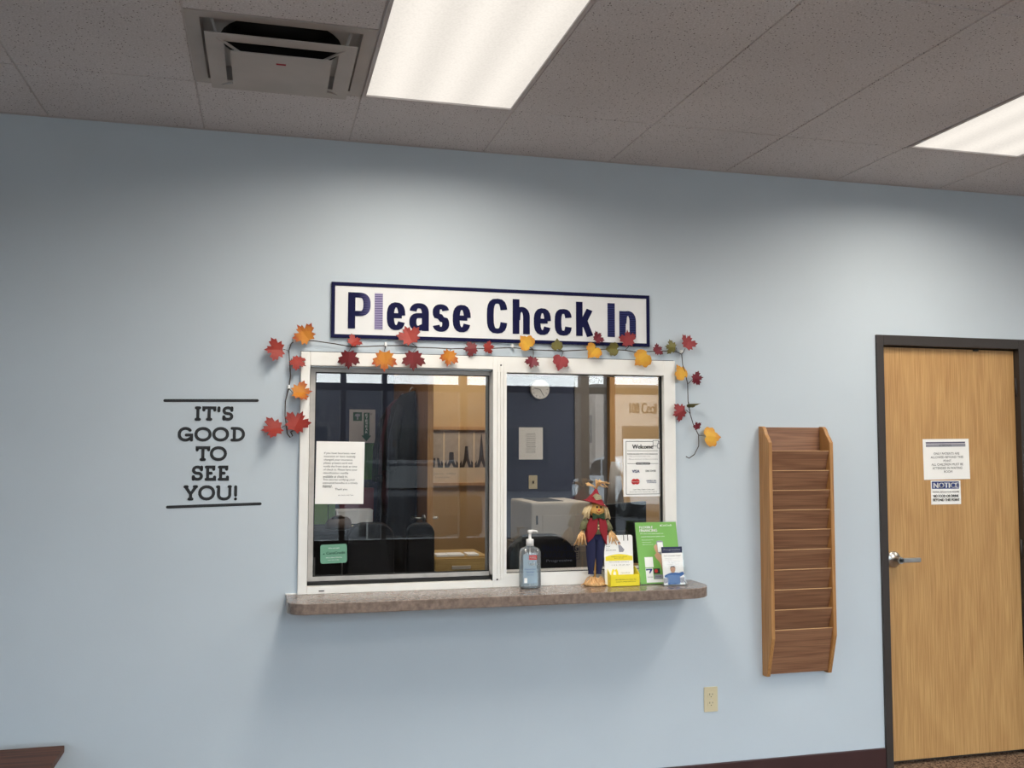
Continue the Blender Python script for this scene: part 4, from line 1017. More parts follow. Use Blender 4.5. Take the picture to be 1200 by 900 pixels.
# --- navy headed leaflet in a small acrylic holder
w_, h_, loc, ln = lean_sheet('', '', '', (774, 641), (798.5, 641), (803, 685), (779, 685), -.165, -.135, None)
hs_ = thing('leaflet_holder', 'clear holder with navy topped leaflet showing a man in blue shirt', 'leaflet holder', loc)
s = Sheet('leaflet', None, None, w_, h_-.003, M['paper'], (0, 0, .004), lean=ln, thick=.003, parent=hs_); s.box = (104, 103, 455, 835)
s.rect('navy_header', mat('header_navy', (30, 38, 72), .5), 104, 103, 455, 222); s.text('printed_name', M['greyprint'], 'Progressive', 140, 420, 140, 182, 2, bold=1); s.text('printed_name', M['greyprint'], 'Financing', 280, 405, 192, 204, 2)
s.text('printed_headline', M['ink'], 'Start shopping Today!', 138, 420, 268, 290, bold=1)
for i, (st_, x0, x1) in enumerate((('Flexible payments are easier than', 150, 400), ('ever to get started', 155, 270), ('No credit needed to get', 195, 400), ('started today with us', 200, 330), ('Early purchase options', 195, 385), ('Easy application', 200, 320))): s.text('printed_text', M['greyprint'], st_, x0, x1, 318+i*30, 334+i*30)
s.rect('printed_ground', M['greyprint'], 104, 700, 455, 800)
s.poly('printed_shirt', M['shirt'], [(170, 830), (180, 700), (118, 690), (126, 650), (200, 615), (250, 600), (300, 602), (370, 612), (440, 580), (455, 640), (380, 690), (375, 830)], 2)
s.poly('printed_face', M['skin'], [(225, 520), (240, 490), (270, 482), (300, 490), (314, 520), (308, 570), (285, 605), (252, 605), (230, 572)], 3)
s.poly('printed_hair', M['ink'], [(220, 525), (238, 484), (270, 474), (304, 484), (318, 525), (302, 502), (270, 496), (238, 502)], 4); s.poly('printed_glove', M['white'], [(330, 585), (430, 570), (440, 590), (340, 610)], 3)
s.done()
s = Sheet('acrylic_front', None, None, w_+.010, h_*.62, glass('acrylic_clear', (.99, .99, .99), .25), (.003, -.008, .003), lean=ln, thick=.0015, parent=hs_); s.done()
s = Sheet('acrylic_back', None, None, w_+.010, h_*.9, M['acrylic'], (.003, .008, .003), lean=ln, thick=.0015, parent=hs_); s.done()
mb = MB(); mb.box(-w_/2-.002, w_/2+.008, -.012, .045, 0, .003); mb.build('acrylic_foot', M['acrylic'], hs_, local=True)

# --- brown table in the corner
tb = thing('end_table', 'dark brown wooden end table with rounded corner at the lower left', 'table', (-1.15, -.42, 0))
tz = .435; pl = [(.43, .29), (-.43, .29), (-.43, -.29)]
for i in range(7): a = -PI/2+PI/2*i/6; pl.append((.43-.09+.09*math.cos(a), -.29+.09+.09*math.sin(a)))
mb = MB(); mb.prism(pl, tz-.028, tz, 'z'); mb.build('table_top', M['table'], tb, bevel=.004, local=True)
for sx in (-1, 1):
    for sy_ in (-1, 1):
        mb = MB(); mb.box(sx*.35-.025, sx*.35+.025, sy_*.22-.025, sy_*.22+.025, 0, tz-.028); mb.build('leg', M['table'], tb, bevel=.003, local=True)
for sy_ in (-1, 1):
    mb = MB(); mb.box(-.325, .325, sy_*.22-.01, sy_*.22+.01, tz-.10, tz-.028); mb.build('apron', M['table'], tb, local=True)
for sx in (-1, 1):
    mb = MB(); mb.box(sx*.35-.01, sx*.35+.01, -.195, .195, tz-.10, tz-.028); mb.build('apron', M['table'], tb, local=True)

# ================================================================ THE OFFICE BEHIND THE GLASS
OY = 3.70; OX0, OX1, OH = -1.8, 4.6, 2.72
ox_open0, ox_open1 = 1.04, 1.935       # doorway to the hall
b = MB(); b.box(OX0, ox_open0, OY, OY+.1, 0, OH).box(ox_open0, ox_open1, OY, OY+.1, 2.20, OH).box(ox_open1, W(673, 520, OY).x, OY, OY+.1, 0, OH); struct('wall_office', b, M['navywall'])
xr = W(673, 520, OY).x; xr1 = W(690, 520, OY).x; xr2 = W(713, 520, OY).x; xr3 = W(720, 520, OY).x
b = MB(); b.box(xr3, OX1, OY, OY+.1, 0, OH).box(xr, xr3, OY, OY+.1, 2.25, OH); struct('wall_office_tan', b, M['tanwall'])
b = MB(); b.box(OX0-.1, OX0, WT, OY+.1, 0, OH); struct('wall_office_west', b, M['navywall'])
b = MB(); b.box(OX1, OX1+.1, WT, OY+.1, 0, OH); struct('wall_office_east', b, M['tanwall'])
b = MB(); b.box(OX0-.1, OX1+.1, WT, 5.6, -.1, 0); struct('floor_office', b, M['offfloor'])
b = MB(); b.box(OX0-.1, OX1+.1, WT, 5.6, OH, OH+.1); struct('ceiling_office', b, M['offceil'])
HY = 5.25
b = MB(); b.box(.2, 3.6, HY, HY+.1, 0, OH); struct('wall_hall', b, M['tanwall'])
b = MB(); b.box(.1, .2, OY+.1, HY+.1, 0, OH); struct('wall_hall_west', b, M['tanwall'])
b = MB(); b.box(3.6, 3.7, OY+.1, HY+.1, 0, OH); struct('wall_hall_east', b, M['tanwall'])
# grey door in a steel frame and a wooden jamb, right of the navy wall
d3 = thing('door_3', None, None, ((xr+xr3)/2, OY, 0)); d3['kind'] = 'structure'
mb = MB(); mb.box(xr, xr1, OY-.02, OY+.1, 0, 2.25); mb.build('frame_jamb', M['greyjamb'], d3, bevel=.004)
mb = MB(); mb.box(xr1, xr2, OY+.03, OY+.07, 0, 2.25); mb.build('leaf', M['greydoor'], d3)
mb = MB(); mb.box(xr2, xr3, OY-.04, OY+.1, 0, 2.25); mb.build('wood_jamb', M['oak_edge'], d3, bevel=.004)
mb = MB(); mb.box(xr1+.008, xr1+.03, OY-.002, OY+.03, 1.62, 1.86); mb.build('hinge', M['black'], d3)
# open wooden office door, seen along its edge
edge_y = 2.86; ex_ = W(508, 560, edge_y).x
d2 = thing('door_2', None, None, (ox_open0, OY, 0)); d2['kind'] = 'structure'
dvec = Vector((ex_-.045-ox_open0, edge_y-OY, 0)); dl = dvec.length; ang = math.atan2(dvec.y, dvec.x)
d2.rotation_euler = (0, 0, ang)
mb = MB(); mb.box(0, dl-.002, -.0, .044, .015, 2.17); mb.build('leaf', M['oak_brown'], d2, local=True)
mb = MB(); mb.box(dl-.002, dl, -.0, .044, .015, 2.17); mb.build('edge_band', M['oak_edge'], d2, local=True)
lz = W(500, 608, edge_y).z
for sd, y in ((-1, 0), (1, .044)):
    mb = MB(); mb.tube([(dl-.06, y, lz), (dl-.06, y+sd*.012, lz)], .027, 16); rs_ = mb.build('handle_rose', M['chrome'], d2, local=True)
    mb = MB(); mb.tube([(dl-.06, y+sd*.010, lz), (dl-.06, y+sd*.055, lz), (dl-.075, y+sd*.062, lz), (dl-.17, y+sd*.062, lz)], .009, 8); mb.build('lever', M['chrome'], rs_, local=True)
mb = MB(); mb.box(ox_open1-.03, ox_open1, OY-.02, OY+.11, 0, 2.2); struct('trim_2', mb, M['oak_edge'])
# coats on the door: local x along the door, -y towards the room's left
cm = Matrix.Rotation(ang, 4, 'Z')
def coat(label, x0, zt, zb, wid, dep, m, cat='coat'):
    org = Vector((ox_open0, OY, 0))+cm.to_3x3() @ Vector((x0, -.012, 0))
    c_ = thing('hanging_coat', label, cat, org, 'coats on the office door'); c_.rotation_euler = (0, 0, ang)
    prof = [(.0, .02, .03), (.03, .30, .55), (.10, .52, .9), (.30, .50, 1.0), (.6, .62, .95), (.85, .78, 1.05), (1.0, .80, .9)]
    n = 20; vs = []
    for t_, ww, dd in prof:
        z = zt+(zb-zt)*t_
        for k in range(n):
            a = 2*PI*k/n; fold = 1+.10*math.sin(5*a+t_*3)*(t_ > .2)
            vs.append((math.cos(a)*wid*ww*.6*fold, -dep/2*dd+math.sin(a)*dep/2*dd*fold, z))
    mb = MB(); mb.add(vs, [(i*n+k, i*n+(k+1) % n, (i+1)*n+(k+1) % n, (i+1)*n+k) for i in range(len(prof)-1) for k in range(n)]+[tuple(range(n)), tuple(range(len(vs)-n, len(vs)))], True)
    mb.build('coat_body', m, c_, local=True)
    for sd in (-1, 1):
        mb = MB(); mb.tube([(sd*wid*.20, -dep*.60, zt-.12), (sd*wid*.26, -dep*.85, zt-.35), (sd*wid*.26, -dep*.95, zt-.62)], [.035, .04, .034], 10); mb.build('sleeve', m, c_, local=True)
    mb = MB(); mb.tube([(0, 0, zt+.01), (0, -.03, zt+.02), (0, -.05, zt-.01)], .006, 6); mb.build('hook', M['chrome'], c_, local=True)
coat('black hooded coat hanging on the open wooden door nearest its edge', dl*.70, 2.02, .62, .24, .22, M['fabric_black'])
coat('plum red coat hanging between dark coats on the open wooden door', dl*.42, 1.98, 1.05, .22, .18, M['fabric_plum'])
coat('navy coat hanging farthest from the edge of the open wooden door', dl*.14, 1.92, .70, .24, .16, M['fabric_navy'])

# office wall items
q0, q1 = W(621, 467, OY).x, W(643, 467, OY).x
ck = thing('wall_clock', 'round white clock high on the navy office wall', 'clock', ((q0+q1)/2, OY-.001, W(632, 456.5, OY).z)); ck.rotation_euler = (PI/2, 0, 0); cr_ = (q1-q0)/2
mb = MB(); mb.lathe([(cr_, 0), (cr_, .025), (cr_*.94, .03), (cr_*.90, .022)], (0, 0, 0), 32); mb.build('case', M['white_frame'], ck, local=True)
mb = MB(); mb.lathe([(cr_*.9, .0225), (cr_*.9, .0235)], (0, 0, 0), 32); mb.build('dial', M['paper'], ck, local=True)
for k in range(12):
    a = 2*PI*k/12; mb = MB(); stroke(mb, [(cr_*.70*math.sin(a), cr_*.70*math.cos(a)), (cr_*.82*math.sin(a), cr_*.82*math.cos(a))], .004, .004, .0236, .0245); mb.build('hour_mark', M['ink'], ck, local=True)
for a, l_, t_ in ((math.radians(280), .68, .004), (math.radians(150), .66, .004)):
    mb = MB(); stroke(mb, [(0, 0), (cr_*l_*math.sin(a), cr_*l_*math.cos(a))], t_, t_, .025, .026); mb.build('hand', M['black'], ck, local=True)
q0, q1 = W(608, 538.5, OY), W(636, 501, OY)
s = Sheet('wall_notice', 'white typed sheet pinned to the navy office wall below the clock', 'paper sign', q1.x-q0.x, q1.z-q0.z, M['paper'], ((q0.x+q1.x)/2, OY-.001, q0.z)); s.box = (0, 0, 150, 200)
for i in range(14): s.text('printed_text', M['ink'], ('notice to all staff', 'please close the door', 'at the end of the day')[i % 3], 48-(i % 3)*3, 102+(i % 2)*4, 36+i*9, 42+i*9, bold=(i == 9))
s.done()
q0, q1 = W(619.5, 573, OY), W(629.5, 557, OY)
sw_ = thing('light_switch', 'ivory light switch on the navy office wall under the typed sheet', 'light switch', ((q0.x+q1.x)/2, OY, (q0.z+q1.z)/2))
w_, h_ = (q1.x-q0.x)/2, (q1.z-q0.z)/2
flat('cover_plate', rrect(-w_, w_, -h_, h_, .005), -.006, 0, M['ivory'], sw_, .002); flat('toggle', rrect(-.006, .006, -.012, .012, .002), -.016, -.005, M['leather'], sw_)
q0, q1 = W(409, 519, OY), W(440, 480, OY)
s = Sheet('arrow_poster', 'grey poster with a green downward arrow on the navy office wall', 'poster', q1.x-q0.x, q1.z-q0.z, mat('poster_grey', (186, 178, 174), .6), ((q0.x+q1.x)/2, OY-.001, q0.z)); s.box = (265, 325, 437, 537)
s.rect('printed_badge', M['dgreen'], 290, 343, 348, 398); s.disc('printed_badge_mark', M['greyprint'], 319, 362, 18, 2, 10); s.rect('printed_badge_mark', M['greyprint'], 314, 372, 324, 390, 2)
s.rect('printed_arrow', M['dgreen'], 360, 345, 398, 490); s.poly('printed_arrow', M['dgreen'], [(345, 490), (412, 490), (379, 527)])
for i, ch in enumerate('EYEWEAR'): s.text('printed_letters', M['paper'], ch, 372, 387, 352+i*18.5, 366+i*18.5, 2)
s.text('printed_text', M['ink'], '4', 402, 412, 346, 360); s.done()
q0, q1 = W(426, 562, OY), W(441, 519.5, OY)
s = Sheet('green_poster', 'dark green poster strip under the arrow poster on the office wall', 'poster', q1.x-q0.x, q1.z-q0.z, mat('poster_green', (60, 104, 52), .6, var=.2), ((q0.x+q1.x)/2, OY-.001, q0.z)); s.done()
# framed tower print on the hall wall
pY = HY-.002
q0, q1 = W(498, 569.5, pY), W(577.5, 500.5, pY); pw, ph = q1.x-q0.x, q1.z-q0.z
pf = thing('framed_print', 'framed print of four sepia iron tower photographs on the tan hall wall', 'picture', ((q0.x+q1.x)/2, pY, q0.z))
mb = MB(); f_ = .03
for a in ((-pw/2, pw/2, 0, f_), (-pw/2, pw/2, ph-f_, ph), (-pw/2, -pw/2+f_, f_, ph-f_), (pw/2-f_, pw/2, f_, ph-f_)): mb.box(a[0], a[1], -.03, 0, a[2], a[3])
mb.build('frame', M['oak_edge'], pf, local=True)
s = Sheet('mount', None, None, pw-2*f_, ph-2*f_, M['cream'], (0, -.004, f_), thick=.003, parent=pf); s.box = (0, 0, 320, 262)
for i in range(4):
    x0 = 6+i*78; s.rect('photograph', M['sepia'], x0, 8, x0+70, 188); c_ = x0+35
    hgt = (45, 75, 105, 165)[i]; s.poly('printed_tower', M['sepia_dark'], [(x0, 188), (x0, 168), (x0+6, 160), (c_-24, 150), (c_-24, 186)], 2)
    s.poly('printed_tower', M['sepia_dark'], [(c_+24, 186), (c_+24, 152), (x0+70, 164), (x0+70, 188)], 2)
    if i == 0:
        s.poly('printed_tower', M['sepia_dark'], [(c_-26, 186), (c_-14, 140), (c_-4, 140), (c_-8, 186)], 2); s.poly('printed_tower', M['sepia_dark'], [(c_+8, 186), (c_+4, 140), (c_+14, 140), (c_+26, 186)], 2)
    else:
        k = hgt; tw = (11, 7, 2)[i-1]
        s.poly('printed_tower', M['sepia_dark'], [(c_-27, 186), (c_-13, 186-min(k, 105)*.42), (c_-tw, 186-k), (c_, 186-k), (c_, 186-min(k, 105)*.30), (c_-12, 186)], 2)
        s.poly('printed_tower', M['sepia_dark'], [(c_+12, 186), (c_, 186-min(k, 105)*.30), (c_, 186-k), (c_+tw, 186-k), (c_+13, 186-min(k, 105)*.42), (c_+27, 186)], 2)
s.text('printed_caption', M['sepia'], 'paris  eiffel', 30, 140, 212, 224, 1); s.text('printed_caption', M['sepia'], 'la construction', 36, 110, 230, 238, 1); s.done()

# oak drawer unit in the hall doorway
ok_y = 2.72
q0, q1 = W(508.5, 672, ok_y), W(572, 651.5, ok_y)
ou_ = thing('oak_drawer_unit', 'pale oak drawer unit seen low through the left pane', 'drawer unit', ((q0.x+q1.x)/2, ok_y+.25, 0))
w_ = (q1.x-q0.x)/2; zt = q1.z
mb = MB(); mb.box(-w_, w_, -.23, .25, 0, zt); mb.build('body', M['oak_light'], ou_, local=True)
for z0, z1 in ((zt-.16, zt-.012), (zt-.40, zt-.18)):
    mb = MB(); mb.box(-w_+.01, w_-.01, -.25, -.23, z0, z1); dr = mb.build('drawer', M['oak_light'], ou_, local=True, bevel=.003)
    mb = MB(); mb.box(-.07, .07, -.262, -.25, (z0+z1)/2-.004, (z0+z1)/2+.022); mb.build('handle', M['printer'], dr, local=True, bevel=.003)
for i, (a, c_) in enumerate(((512, 526), (527, 545), (549, 562))):
    xa, xb = W(a, 650, ok_y).x, W(c_, 650, ok_y).x
    mb = MB(); mb.box(xa, xb, ok_y+.02, ok_y+.18, zt, zt+.014); o = mb.build('paper_stack', M['paper'], bevel=.001)
    tag(o, ('short white paper stack at the left end of the oak drawer unit', 'wide white paper stack in the middle of the oak drawer unit', 'white paper stack at the right end of the oak drawer unit')[i], 'paper', 'paper stacks on the oak unit')

# beige printer on a low cabinet
py_ = 1.55
q0, q1 = W(622.5, 641, py_), W(692, 588, py_)
cab = thing('printer_cabinet', 'low grey cabinet carrying the beige printer in the office', 'cabinet', ((q0.x+q1.x)/2, py_+.26, 0))
w_ = (q1.x-q0.x)/2
mb = MB(); mb.box(-w_-.02, w_+.02, -.28, .28, 0, q0.z); mb.build('body', M['kraft'], cab, local=True, bevel=.004)
mb = MB(); mb.box(-w_, w_, -.295, -.28, .06, q0.z-.03); dr = mb.build('door', M['kraft'], cab, local=True)
mb = MB(); mb.box(w_-.05, w_-.03, -.31, -.295, q0.z*.55, q0.z*.75); mb.build('handle', M['chrome'], dr, local=True)
pr = thing('printer', 'beige office printer with a dark top slot behind the right pane', 'printer', (cab.location.x, cab.location.y, q0.z))
hh = q1.z-q0.z
mb = MB(); mb.box(-w_, w_, -.26, .26, 0, hh); mb.build('body', M['printer'], pr, local=True, bevel=.014)
mb = MB(); mb.box(-w_*.62, w_*.25, -.16, .20, hh-.002, hh+.003); mb.build('output_slot', M['black'], pr, local=True)
mb = MB(); mb.box(-w_*.62, w_*.9, -.262, -.258, hh*.08, hh*.70); tr_ = mb.build('front_flap', M['printer'], pr, local=True, bevel=.001)
mb = MB(); mb.box(-w_*.84, -w_*.78, -.262, -.26, hh*.50, hh*.70); mb.build('badge', M['black'], pr, local=True)

# black office chairs
def office_chair(label, x, y, rz, top, wid):
    t = thing('office_chair', label, 'chair', (x, y, 0), 'black office chairs'); t.rotation_euler = (0, 0, rz)
    w = wid/2; bh = .50
    ol_ = rrect(-w, w, top-bh, top, min(.16, w*.7), 8)
    mb = MB(); n = len(ol_)
    for yy in (0,): pass
    vs = [(px, .0+.5*(px*px), pz) for px, pz in ol_]+[(px*.96, .06+.5*(px*px), top-bh/2+(pz-(top-bh/2))*.96) for px, pz in ol_]
    mb.add(vs, [tuple(range(n)), tuple(range(2*n-1, n-1, -1))]+[(i, (i+1) % n, n+(i+1) % n, n+i) for i in range(n)]); mb.build('backrest', M['plastic_black'], t, local=True, bevel=.006)
    mb = MB(); mb.prism(rrect(-w*1.02, w*1.02, -.46, .02, .10), .46, .54, 'z'); mb.build('seat', M['fabric_black'], t, local=True, bevel=.015)
    mb = MB(); mb.tube([(0, .03, .50), (0, .09, .56), (0, .06, top-bh+.15)], .025, 8); mb.build('back_bar', M['plastic_black'], t, local=True)
    mb = MB(); mb.tube([(0, -.22, .10), (0, -.22, .46)], .028, 10); mb.build('gas_column', M['plastic_black'], t, local=True)
    for k in range(5):
        a = 2*PI*k/5; e = (.2*math.cos(a), -.22+.2*math.sin(a))
        mb = MB(); mb.tube([(0, -.22, .12), (e[0], e[1], .065)], [.026, .016], 8); lg = mb.build('leg', M['plastic_black'], t, local=True)
        mb = MB(); mb.tube([(e[0]-.02, e[1], .03), (e[0]+.02, e[1], .03)], .03, 12); mb.build('caster', M['plastic_black'], lg, local=True)
    for sd in (-1, 1):
        mb = MB(); mb.tube([(sd*w*.9, -.10, .50), (sd*(w+.05), -.10, .56), (sd*(w+.05), -.10, .68), (sd*(w+.05), -.26, .69), (sd*(w+.05), .0, .69)], .016, 8); mb.build('armrest', M['plastic_black'], t, local=True)
    return t
p_ = W(632, 625, .95); office_chair('black office chair right behind the right pane beside the sanitizer', p_.x, .95, PI, p_.z, .40)
p_ = W(432, 611.5, 1.9); office_chair('large black office chair in the middle behind the left pane', p_.x+.01, 1.9, PI, p_.z, .30)
p_ = W(492, 612, 2.3); office_chair('black office chair in front of the open wooden door', p_.x, 2.3, PI, p_.z, .19)
# dark credenza with boxes, left
cy_ = 3.30
q0, q1 = W(340, 640, cy_), W(438, 613.5, cy_)
cr = thing('credenza', 'black credenza against the navy office wall behind the left pane', 'cabinet', ((q0.x+q1.x)/2, cy_+.19, 0))
w_ = (q1.x-q0.x)/2; ctz = q1.z
mb = MB(); mb.box(-w_, w_, -.19, .2, 0, ctz); mb.build('body', M['plastic_black'], cr, local=True, bevel=.004)
for k in (-1, 0, 1):
    mb = MB(); mb.box(k*w_*.66-w_*.31, k*w_*.66+w_*.31, -.205, -.19, .08, ctz-.05); dr = mb.build('door', M['plastic_black'], cr, local=True)
    mb = MB(); mb.box(k*w_*.66+w_*.22, k*w_*.66+w_*.25, -.22, -.205, ctz*.6, ctz*.75); mb.build('handle', M['chrome'], dr, local=True)
def carton(name, label, cat, a, b_, y, dep, m, base):
    p0, p1 = W(*a, y), W(*b_, y)
    t = thing(name, label, cat, ((p0.x+p1.x)/2, y+dep/2, base)); w = (p1.x-p0.x)/2; h = p1.z-base
    mb = MB(); mb.box(-w, w, -dep/2, dep/2, 0, h*.93); mb.build('body', m, t, local=True, bevel=.002)
    mb = MB(); mb.box(-w-.002, w+.002, -dep/2-.002, dep/2+.002, h*.86, h); mb.build('lid', m, t, local=True, bevel=.002)
    return t
carton('file_box', 'bright green file box on the black credenza at the left', 'box', (360, 612), (384, 586), cy_+.02, .24, M['grass_green'], ctz)
carton('storage_box', 'white lidded box on the black credenza under the taped notice', 'box', (394, 612), (437, 597.5), cy_+.01, .22, M['paper'], ctz)
carton('plum_binder_box', 'tall plum file box behind the white lidded box', 'box', (398, 612), (438, 572), cy_+.25, .10, mat('plum_card', (112, 62, 78), .6), ctz)
carton('green_binder', 'green binder standing between the green and white boxes', 'binder', (384.5, 612), (393, 588), cy_+.03, .22, mat('binder_green', (92, 128, 60), .5), ctz)
# brown bag on the back of a table in front of the credenza
ty_ = 2.5
q0, q1 = W(345, 640, ty_), W(431, 621, ty_)
tbl = thing('office_table', 'dark office table holding a brown bag behind the left pane', 'table', ((q0.x+q1.x)/2, ty_+.25, 0)); w_ = (q1.x-q0.x)/2; ttz = q1.z
mb = MB(); mb.box(-w_, w_, -.25, .25, ttz-.03, ttz); mb.build('table_top', M['fabric_black'], tbl, local=True, bevel=.003)
for sx in (-1, 1):
    for sy_ in (-1, 1):
        mb = MB(); mb.box(sx*(w_-.04)-.02, sx*(w_-.04)+.02, sy_*.2-.02, sy_*.2+.02, 0, ttz-.03); mb.build('leg', M['plastic_black'], tbl, local=True)
q0, q1 = W(380, 640, ty_+.05), W(412, 606.5, ty_+.05)
bg_ = thing('brown_bag', 'slouching brown leather bag on the dark office table', 'bag', ((q0.x+q1.x)/2, ty_+.14, ttz)); w_ = (q1.x-q0.x)/2; h = q1.z-ttz
n = 20; vs = []
for t_, ww, dd in ((0, .92, .9), (.15, 1.0, 1), (.5, .98, .95), (.8, .82, .7), (.95, .6, .4), (1, .5, .2)):
    for k in range(n):
        a = 2*PI*k/n; vs.append((w_*ww*math.copysign(abs(math.cos(a))**.7, math.cos(a))+.02*t_, .08*dd*math.copysign(abs(math.sin(a))**.7, math.sin(a)), h*t_))
mb = MB(); mb.add(vs, [(i*n+k, i*n+(k+1) % n, (i+1)*n+(k+1) % n, (i+1)*n+k) for i in range(5) for k in range(n)]+[tuple(range(n)), tuple(range(5*n, 6*n))], True); mb.build('bag_body', M['leather'], bg_, local=True)
mb = MB(); mb.tube([(-w_*.4, -.03, h*.9), (-w_*.2, -.04, h*1.05), (w_*.2, -.04, h*1.08), (w_*.5, -.03, h*.92)], .008, 8); mb.build('strap', M['leather'], bg_, local=True)
q0, q1 = W(414, 618, ty_+.02), W(430, 614.5, ty_+.02)
mb = MB(); mb.box(q0.x, q1.x, ty_+.02, ty_+.16, ttz, ttz+.022); o = mb.build('paper_pad', mat('manila', (206, 192, 148), .7), bevel=.002); tag(o, 'manila paper pad beside the brown bag on the office table', 'paper')
# desk and monitor behind the right pane
dk = thing('reception_desk', 'dark reception desk behind the right pane', 'desk', (2.19, .62, 0))
mb = MB(); mb.box(-.42, .42, -.30, .36, .72, .75); mb.build('desk_top', M['greydoor'], dk, local=True, bevel=.003)
for sx in (-1, 1):
    mb = MB(); mb.box(sx*.40-.015, sx*.40+.015, -.28, .34, 0, .72); mb.build('side_panel', M['greydoor'], dk, local=True)
mb = MB(); mb.box(-.385, .385, .30, .32, .2, .72); mb.build('modesty_panel', M['greydoor'], dk, local=True)
my = .50
q0, q1 = W(706, 645, my), W(751.5, 588, my)
mo = thing('monitor', 'black computer monitor seen from behind at the right pane', 'monitor', ((q0.x+q1.x)/2, my+.05, .75))
w_ = (q1.x-q0.x)/2+.05; zt = q1.z-.75
mb = MB(); mb.hexa([(-w_, 0, zt-.30), (w_, 0, zt-.33), (w_, .025, zt-.33), (-w_, .025, zt-.30), (-w_, 0, zt-.02), (w_, 0, zt), (w_, .025, zt), (-w_, .025, zt-.02)]); mb.build('screen', M['plastic_black'], mo, local=True, bevel=.006)
mb = MB(); mb.box(-.10, .10, -.03, 0, zt-.25, zt-.08); mb.build('rear_housing', M['plastic_black'], mo, local=True, bevel=.01)
mb = MB(); mb.box(-.03, .03, -.045, -.02, .01, zt-.15); mb.build('stand_neck', M['plastic_black'], mo, local=True)
mb = MB(); mb.prism(rrect(-.12, .12, -.12, .08, .03), 0, .012, 'z'); mb.build('stand_base', M['plastic_black'], mo, local=True)
# pale shade and small plant farther back
ly = 1.9
q0 = W(721, 592, ly)
lp = thing('desk_lamp', 'pale grey lamp shade standing behind the black monitor', 'lamp', (q0.x, ly, 0))
mb = MB(); mb.lathe([(.06, q0.z), (.028, W(721, 541, ly).z)], (0, 0, 0), 20); mb.build('shade', mat('shade_grey', (186, 180, 174), .7), lp, local=True)
mb = MB(); mb.tube([(0, 0, .76), (0, 0, q0.z+.05)], .01, 8); mb.build('stem', M['plastic_black'], lp, local=True)
mb = MB(); mb.lathe([(.08, .74), (.08, .755), (.02, .765)], (0, 0, 0), 20); mb.build('base', M['plastic_black'], lp, local=True)
sd_ = thing('side_cabinet', 'grey side cabinet carrying the pale lamp in the office', 'cabinet', (q0.x+.12, ly+.05, 0))
mb = MB(); mb.box(-.30, .30, -.22, .22, 0, .74); mb.build('body', M['greydoor'], sd_, local=True, bevel=.004)
mb = MB(); mb.box(-.28, .28, -.235, -.22, .40, .70); dr = mb.build('drawer', M['greydoor'], sd_, local=True)
mb = MB(); mb.box(-.06, .06, -.25, -.235, .58, .60); mb.build('handle', M['chrome'], dr, local=True)

troffer(1.55, 2.16, .35, 1.57, OH-.012, 'lit ceiling troffer inside the office nearest the reception window', OFFICE_W)
troffer(.15, .76, 1.9, 3.12, OH-.012, 'added unseen troffer above the black credenza, brightening the arrow poster', OFFICE_W*.6)  # added lamp out of view, lifts the poster on the navy wall
troffer(2.75, 3.36, 1.9, 3.12, OH-.012, 'added unseen troffer near the grey door, brightening the tan office wall', OFFICE_W*1.5)  # added lamp out of view, brightens the tan wall
troffer(1.3, 2.52, 4.2, 4.81, OH-.012, 'lit ceiling troffer in the tan hall beyond the office', HALL_W, tint=(1, .9, .74))

# ================================================================ STOREFRONT BEHIND THE CAMERA
SYo = YS-.12
sx_a, sx_b, hd_z = -2.45, 6.85, 2.84
tb0, tb1 = 2.165, 2.235
b = MB(); b.box(XW-.12, sx_a, SYo, YS, 0, H+.15).box(sx_b, XE+.12, SYo, YS, 0, H+.15).box(sx_a, sx_b, SYo, YS, hd_z, H+.15); struct('wall_south', b, M['wall'])
sf = thing('window_2', None, None, (sx_a, SYo, 0)); sf['kind'] = 'structure'
def mull(x, t): mb = MB(); mb.box(x-t/2, x+t/2, SYo+.01, YS+.005, .56, hd_z); mb.build('mullion', M['mullion'], sf)
MUL = [(sx_a+.03, .06), (-1.5, .06), (-.55, .06), (.20, .06), (.785, .055), (1.21, .045), (2.045, .075), (3.38, .09), (3.68, .09), (4.55, .06), (5.5, .06), (sx_b-.03, .06)]
for x, t in MUL: mull(x, t)
mb = MB(); mb.box(sx_a, sx_b, SYo, YS-.01, 0, .56); mb.build('sill_panel', M['mullion'], sf)
mb = MB(); mb.box(sx_a, sx_b, SYo+.015, YS, tb0, tb1); mb.build('transom_bar', M['mullion'], sf)
mb = MB(); mb.box(sx_a, sx_b, SYo+.015, YS, hd_z-.05, hd_z); mb.build('head_rail', M['mullion'], sf)
mb = MB(); mb.box(sx_a, sx_b, SYo+.015, YS, .56, .63); mb.build('sill_rail', M['mullion'], sf)
for (xa, ta), (xb, tb_) in zip(MUL[:-1], MUL[1:]):
    for z0, z1 in ((.63, tb0), (tb1, hd_z-.05)):
        mb = MB(); mb.box(xa+ta/2, xb-tb_/2, SYo+.055, SYo+.061, z0, z1); mb.build('pane', M['store_glass'], sf)
# street number lettering, to be read from outside
lt = MB(); v_, f_ = text_data('108 Cecil St')
ax0_, ax1_ = min(q[0] for q in v_), max(q[0] for q in v_); tx0, tx1, tz0, tzh = 3.92, 4.34, 1.955, .125
for dx_ in (0, .006, .012): lt.add([(tx0+dx_+(q[0]-ax0_)/(ax1_-ax0_)*(tx1-tx0), SYo+.053-dx_*.05, tz0+q[1]/.72*tzh) for q in v_], f_)
o = lt.build('address_lettering', mat('address_ink', (30, 26, 26), .6)); tag(o, 'street number 108 Cecil St lettered on the storefront glass, seen reflected in the pane', 'lettering')
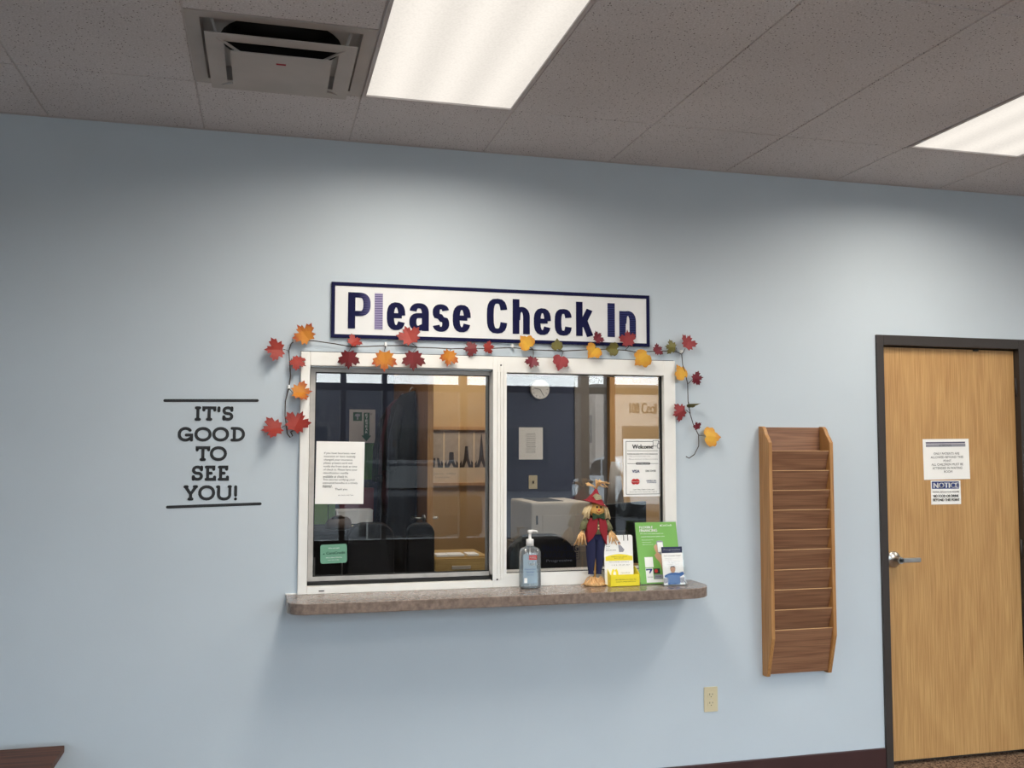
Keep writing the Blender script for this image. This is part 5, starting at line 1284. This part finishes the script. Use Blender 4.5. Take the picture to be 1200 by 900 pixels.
# outside
b = MB(); b.box(-60, 70, -70, YS-.15, -.16, -.1); o = struct('ground_street', b, M['asphalt'])
b = MB(); b.box(-60, 70, -11.3, YS-.15, -.1, -.02); o = struct('ground_bounce_slab', b, M['bounce_concrete'])  # unseen pale slab, widened to bounce daylight up onto the ceiling
def building(label, x0, x1, y, h, m, nw):
    t = thing('street_building', label, 'building', ((x0+x1)/2, y, -.1)); w = (x1-x0)/2
    mb = MB(); mb.box(-w, w, -8, 0, 0, h); mb.build('wall', m, t, local=True)
    mb = MB(); mb.box(-w-.1, w+.1, -8.1, .1, h, h+.18); mb.build('parapet', M['concrete'], t, local=True)
    for k in range(nw):
        xx = -w+(k+.5)*2*w/nw
        mb = MB(); mb.box(xx-.9, xx+.9, 0, .04, .9, 2.5); f2 = mb.build('window', M['mullion'], t, local=True)
        mb = MB(); mb.box(xx-.82, xx+.82, .04, .05, .98, 2.42); mb.build('pane', M['car_glass'], f2, local=True)
building('dark low shop building across the street, seen reflected at the left', -30, 11.9, -31, 3.85, M['brick_dark'], 10)
building('pale stucco building across the street, seen reflected at the right', 12.2, 36, -30, 3.9, M['stucco'], 6)
def car(label, x, y, rz, m):
    t = thing('parked_car', label, 'car', (x, y, -.1), 'parked cars outside'); t.rotation_euler = (0, 0, rz)
    body = [(-2.2, .32), (-2.22, .62), (-2.05, .80), (-1.25, .92), (-.55, 1.38), (.0, 1.45), (.75, 1.40), (1.55, .98), (2.1, .92), (2.22, .62), (2.2, .32)]
    mb = MB(); mb.prism([(a, z) for a, z in body], -.86, .86, 'y'); mb.build('body', m, t, local=True, bevel=.06)
    for sd in (-1, 1):
        for pts in ([(-1.12, .95), (-.52, 1.32), (-.08, 1.37), (-.08, .95)], [(.02, .95), (.02, 1.37), (.70, 1.33), (1.30, .98)]):
            mb = MB(); mb.prism(pts, sd*.862, sd*.868, 'y'); mb.build('side_window', M['car_glass'], t, local=True)
        for xx in (-1.38, 1.38):
            mb = MB(); mb.tube([(xx, sd*.66, .33), (xx, sd*.89, .33)], .33, 20); wh = mb.build('wheel', M['tyre'], t, local=True)
            mb = MB(); mb.tube([(xx, sd*.885, .33), (xx, sd*.90, .33)], .19, 14); mb.build('hubcap', M['chrome'], wh, local=True)
    for xx, z0, z1, x2 in ((-1.20, .97, 1.34, -.60), (1.50, 1.02, 1.36, .82)):
        mb = MB(); mb.hexa([(xx-.02, -.7, z0), (xx+.02, -.7, z0), (xx+.02, .7, z0), (xx-.02, .7, z0), (x2-.02, -.62, z1), (x2+.02, -.62, z1), (x2+.02, .62, z1), (x2-.02, .62, z1)]); mb.build('windscreen', M['car_glass'], t, local=True)
    for sd in (-1, 1):
        mb = MB(); mb.box(-2.24, -2.18, sd*.62-.14, sd*.62+.14, .62, .74); mb.build('headlamp', M['white'], t, local=True)
car('dark parked car outside, reflected faintly in the left pane', 2.6, -12.6, PI/2+.05, M['car_d'])
car('white parked car outside, reflected in the right pane', W(742, 550, 19).x, -19, PI/2-.05, M['car_w'])
car('grey parked car outside, farther along the street', -1.8, -12.8, PI/2, M['car_g'])
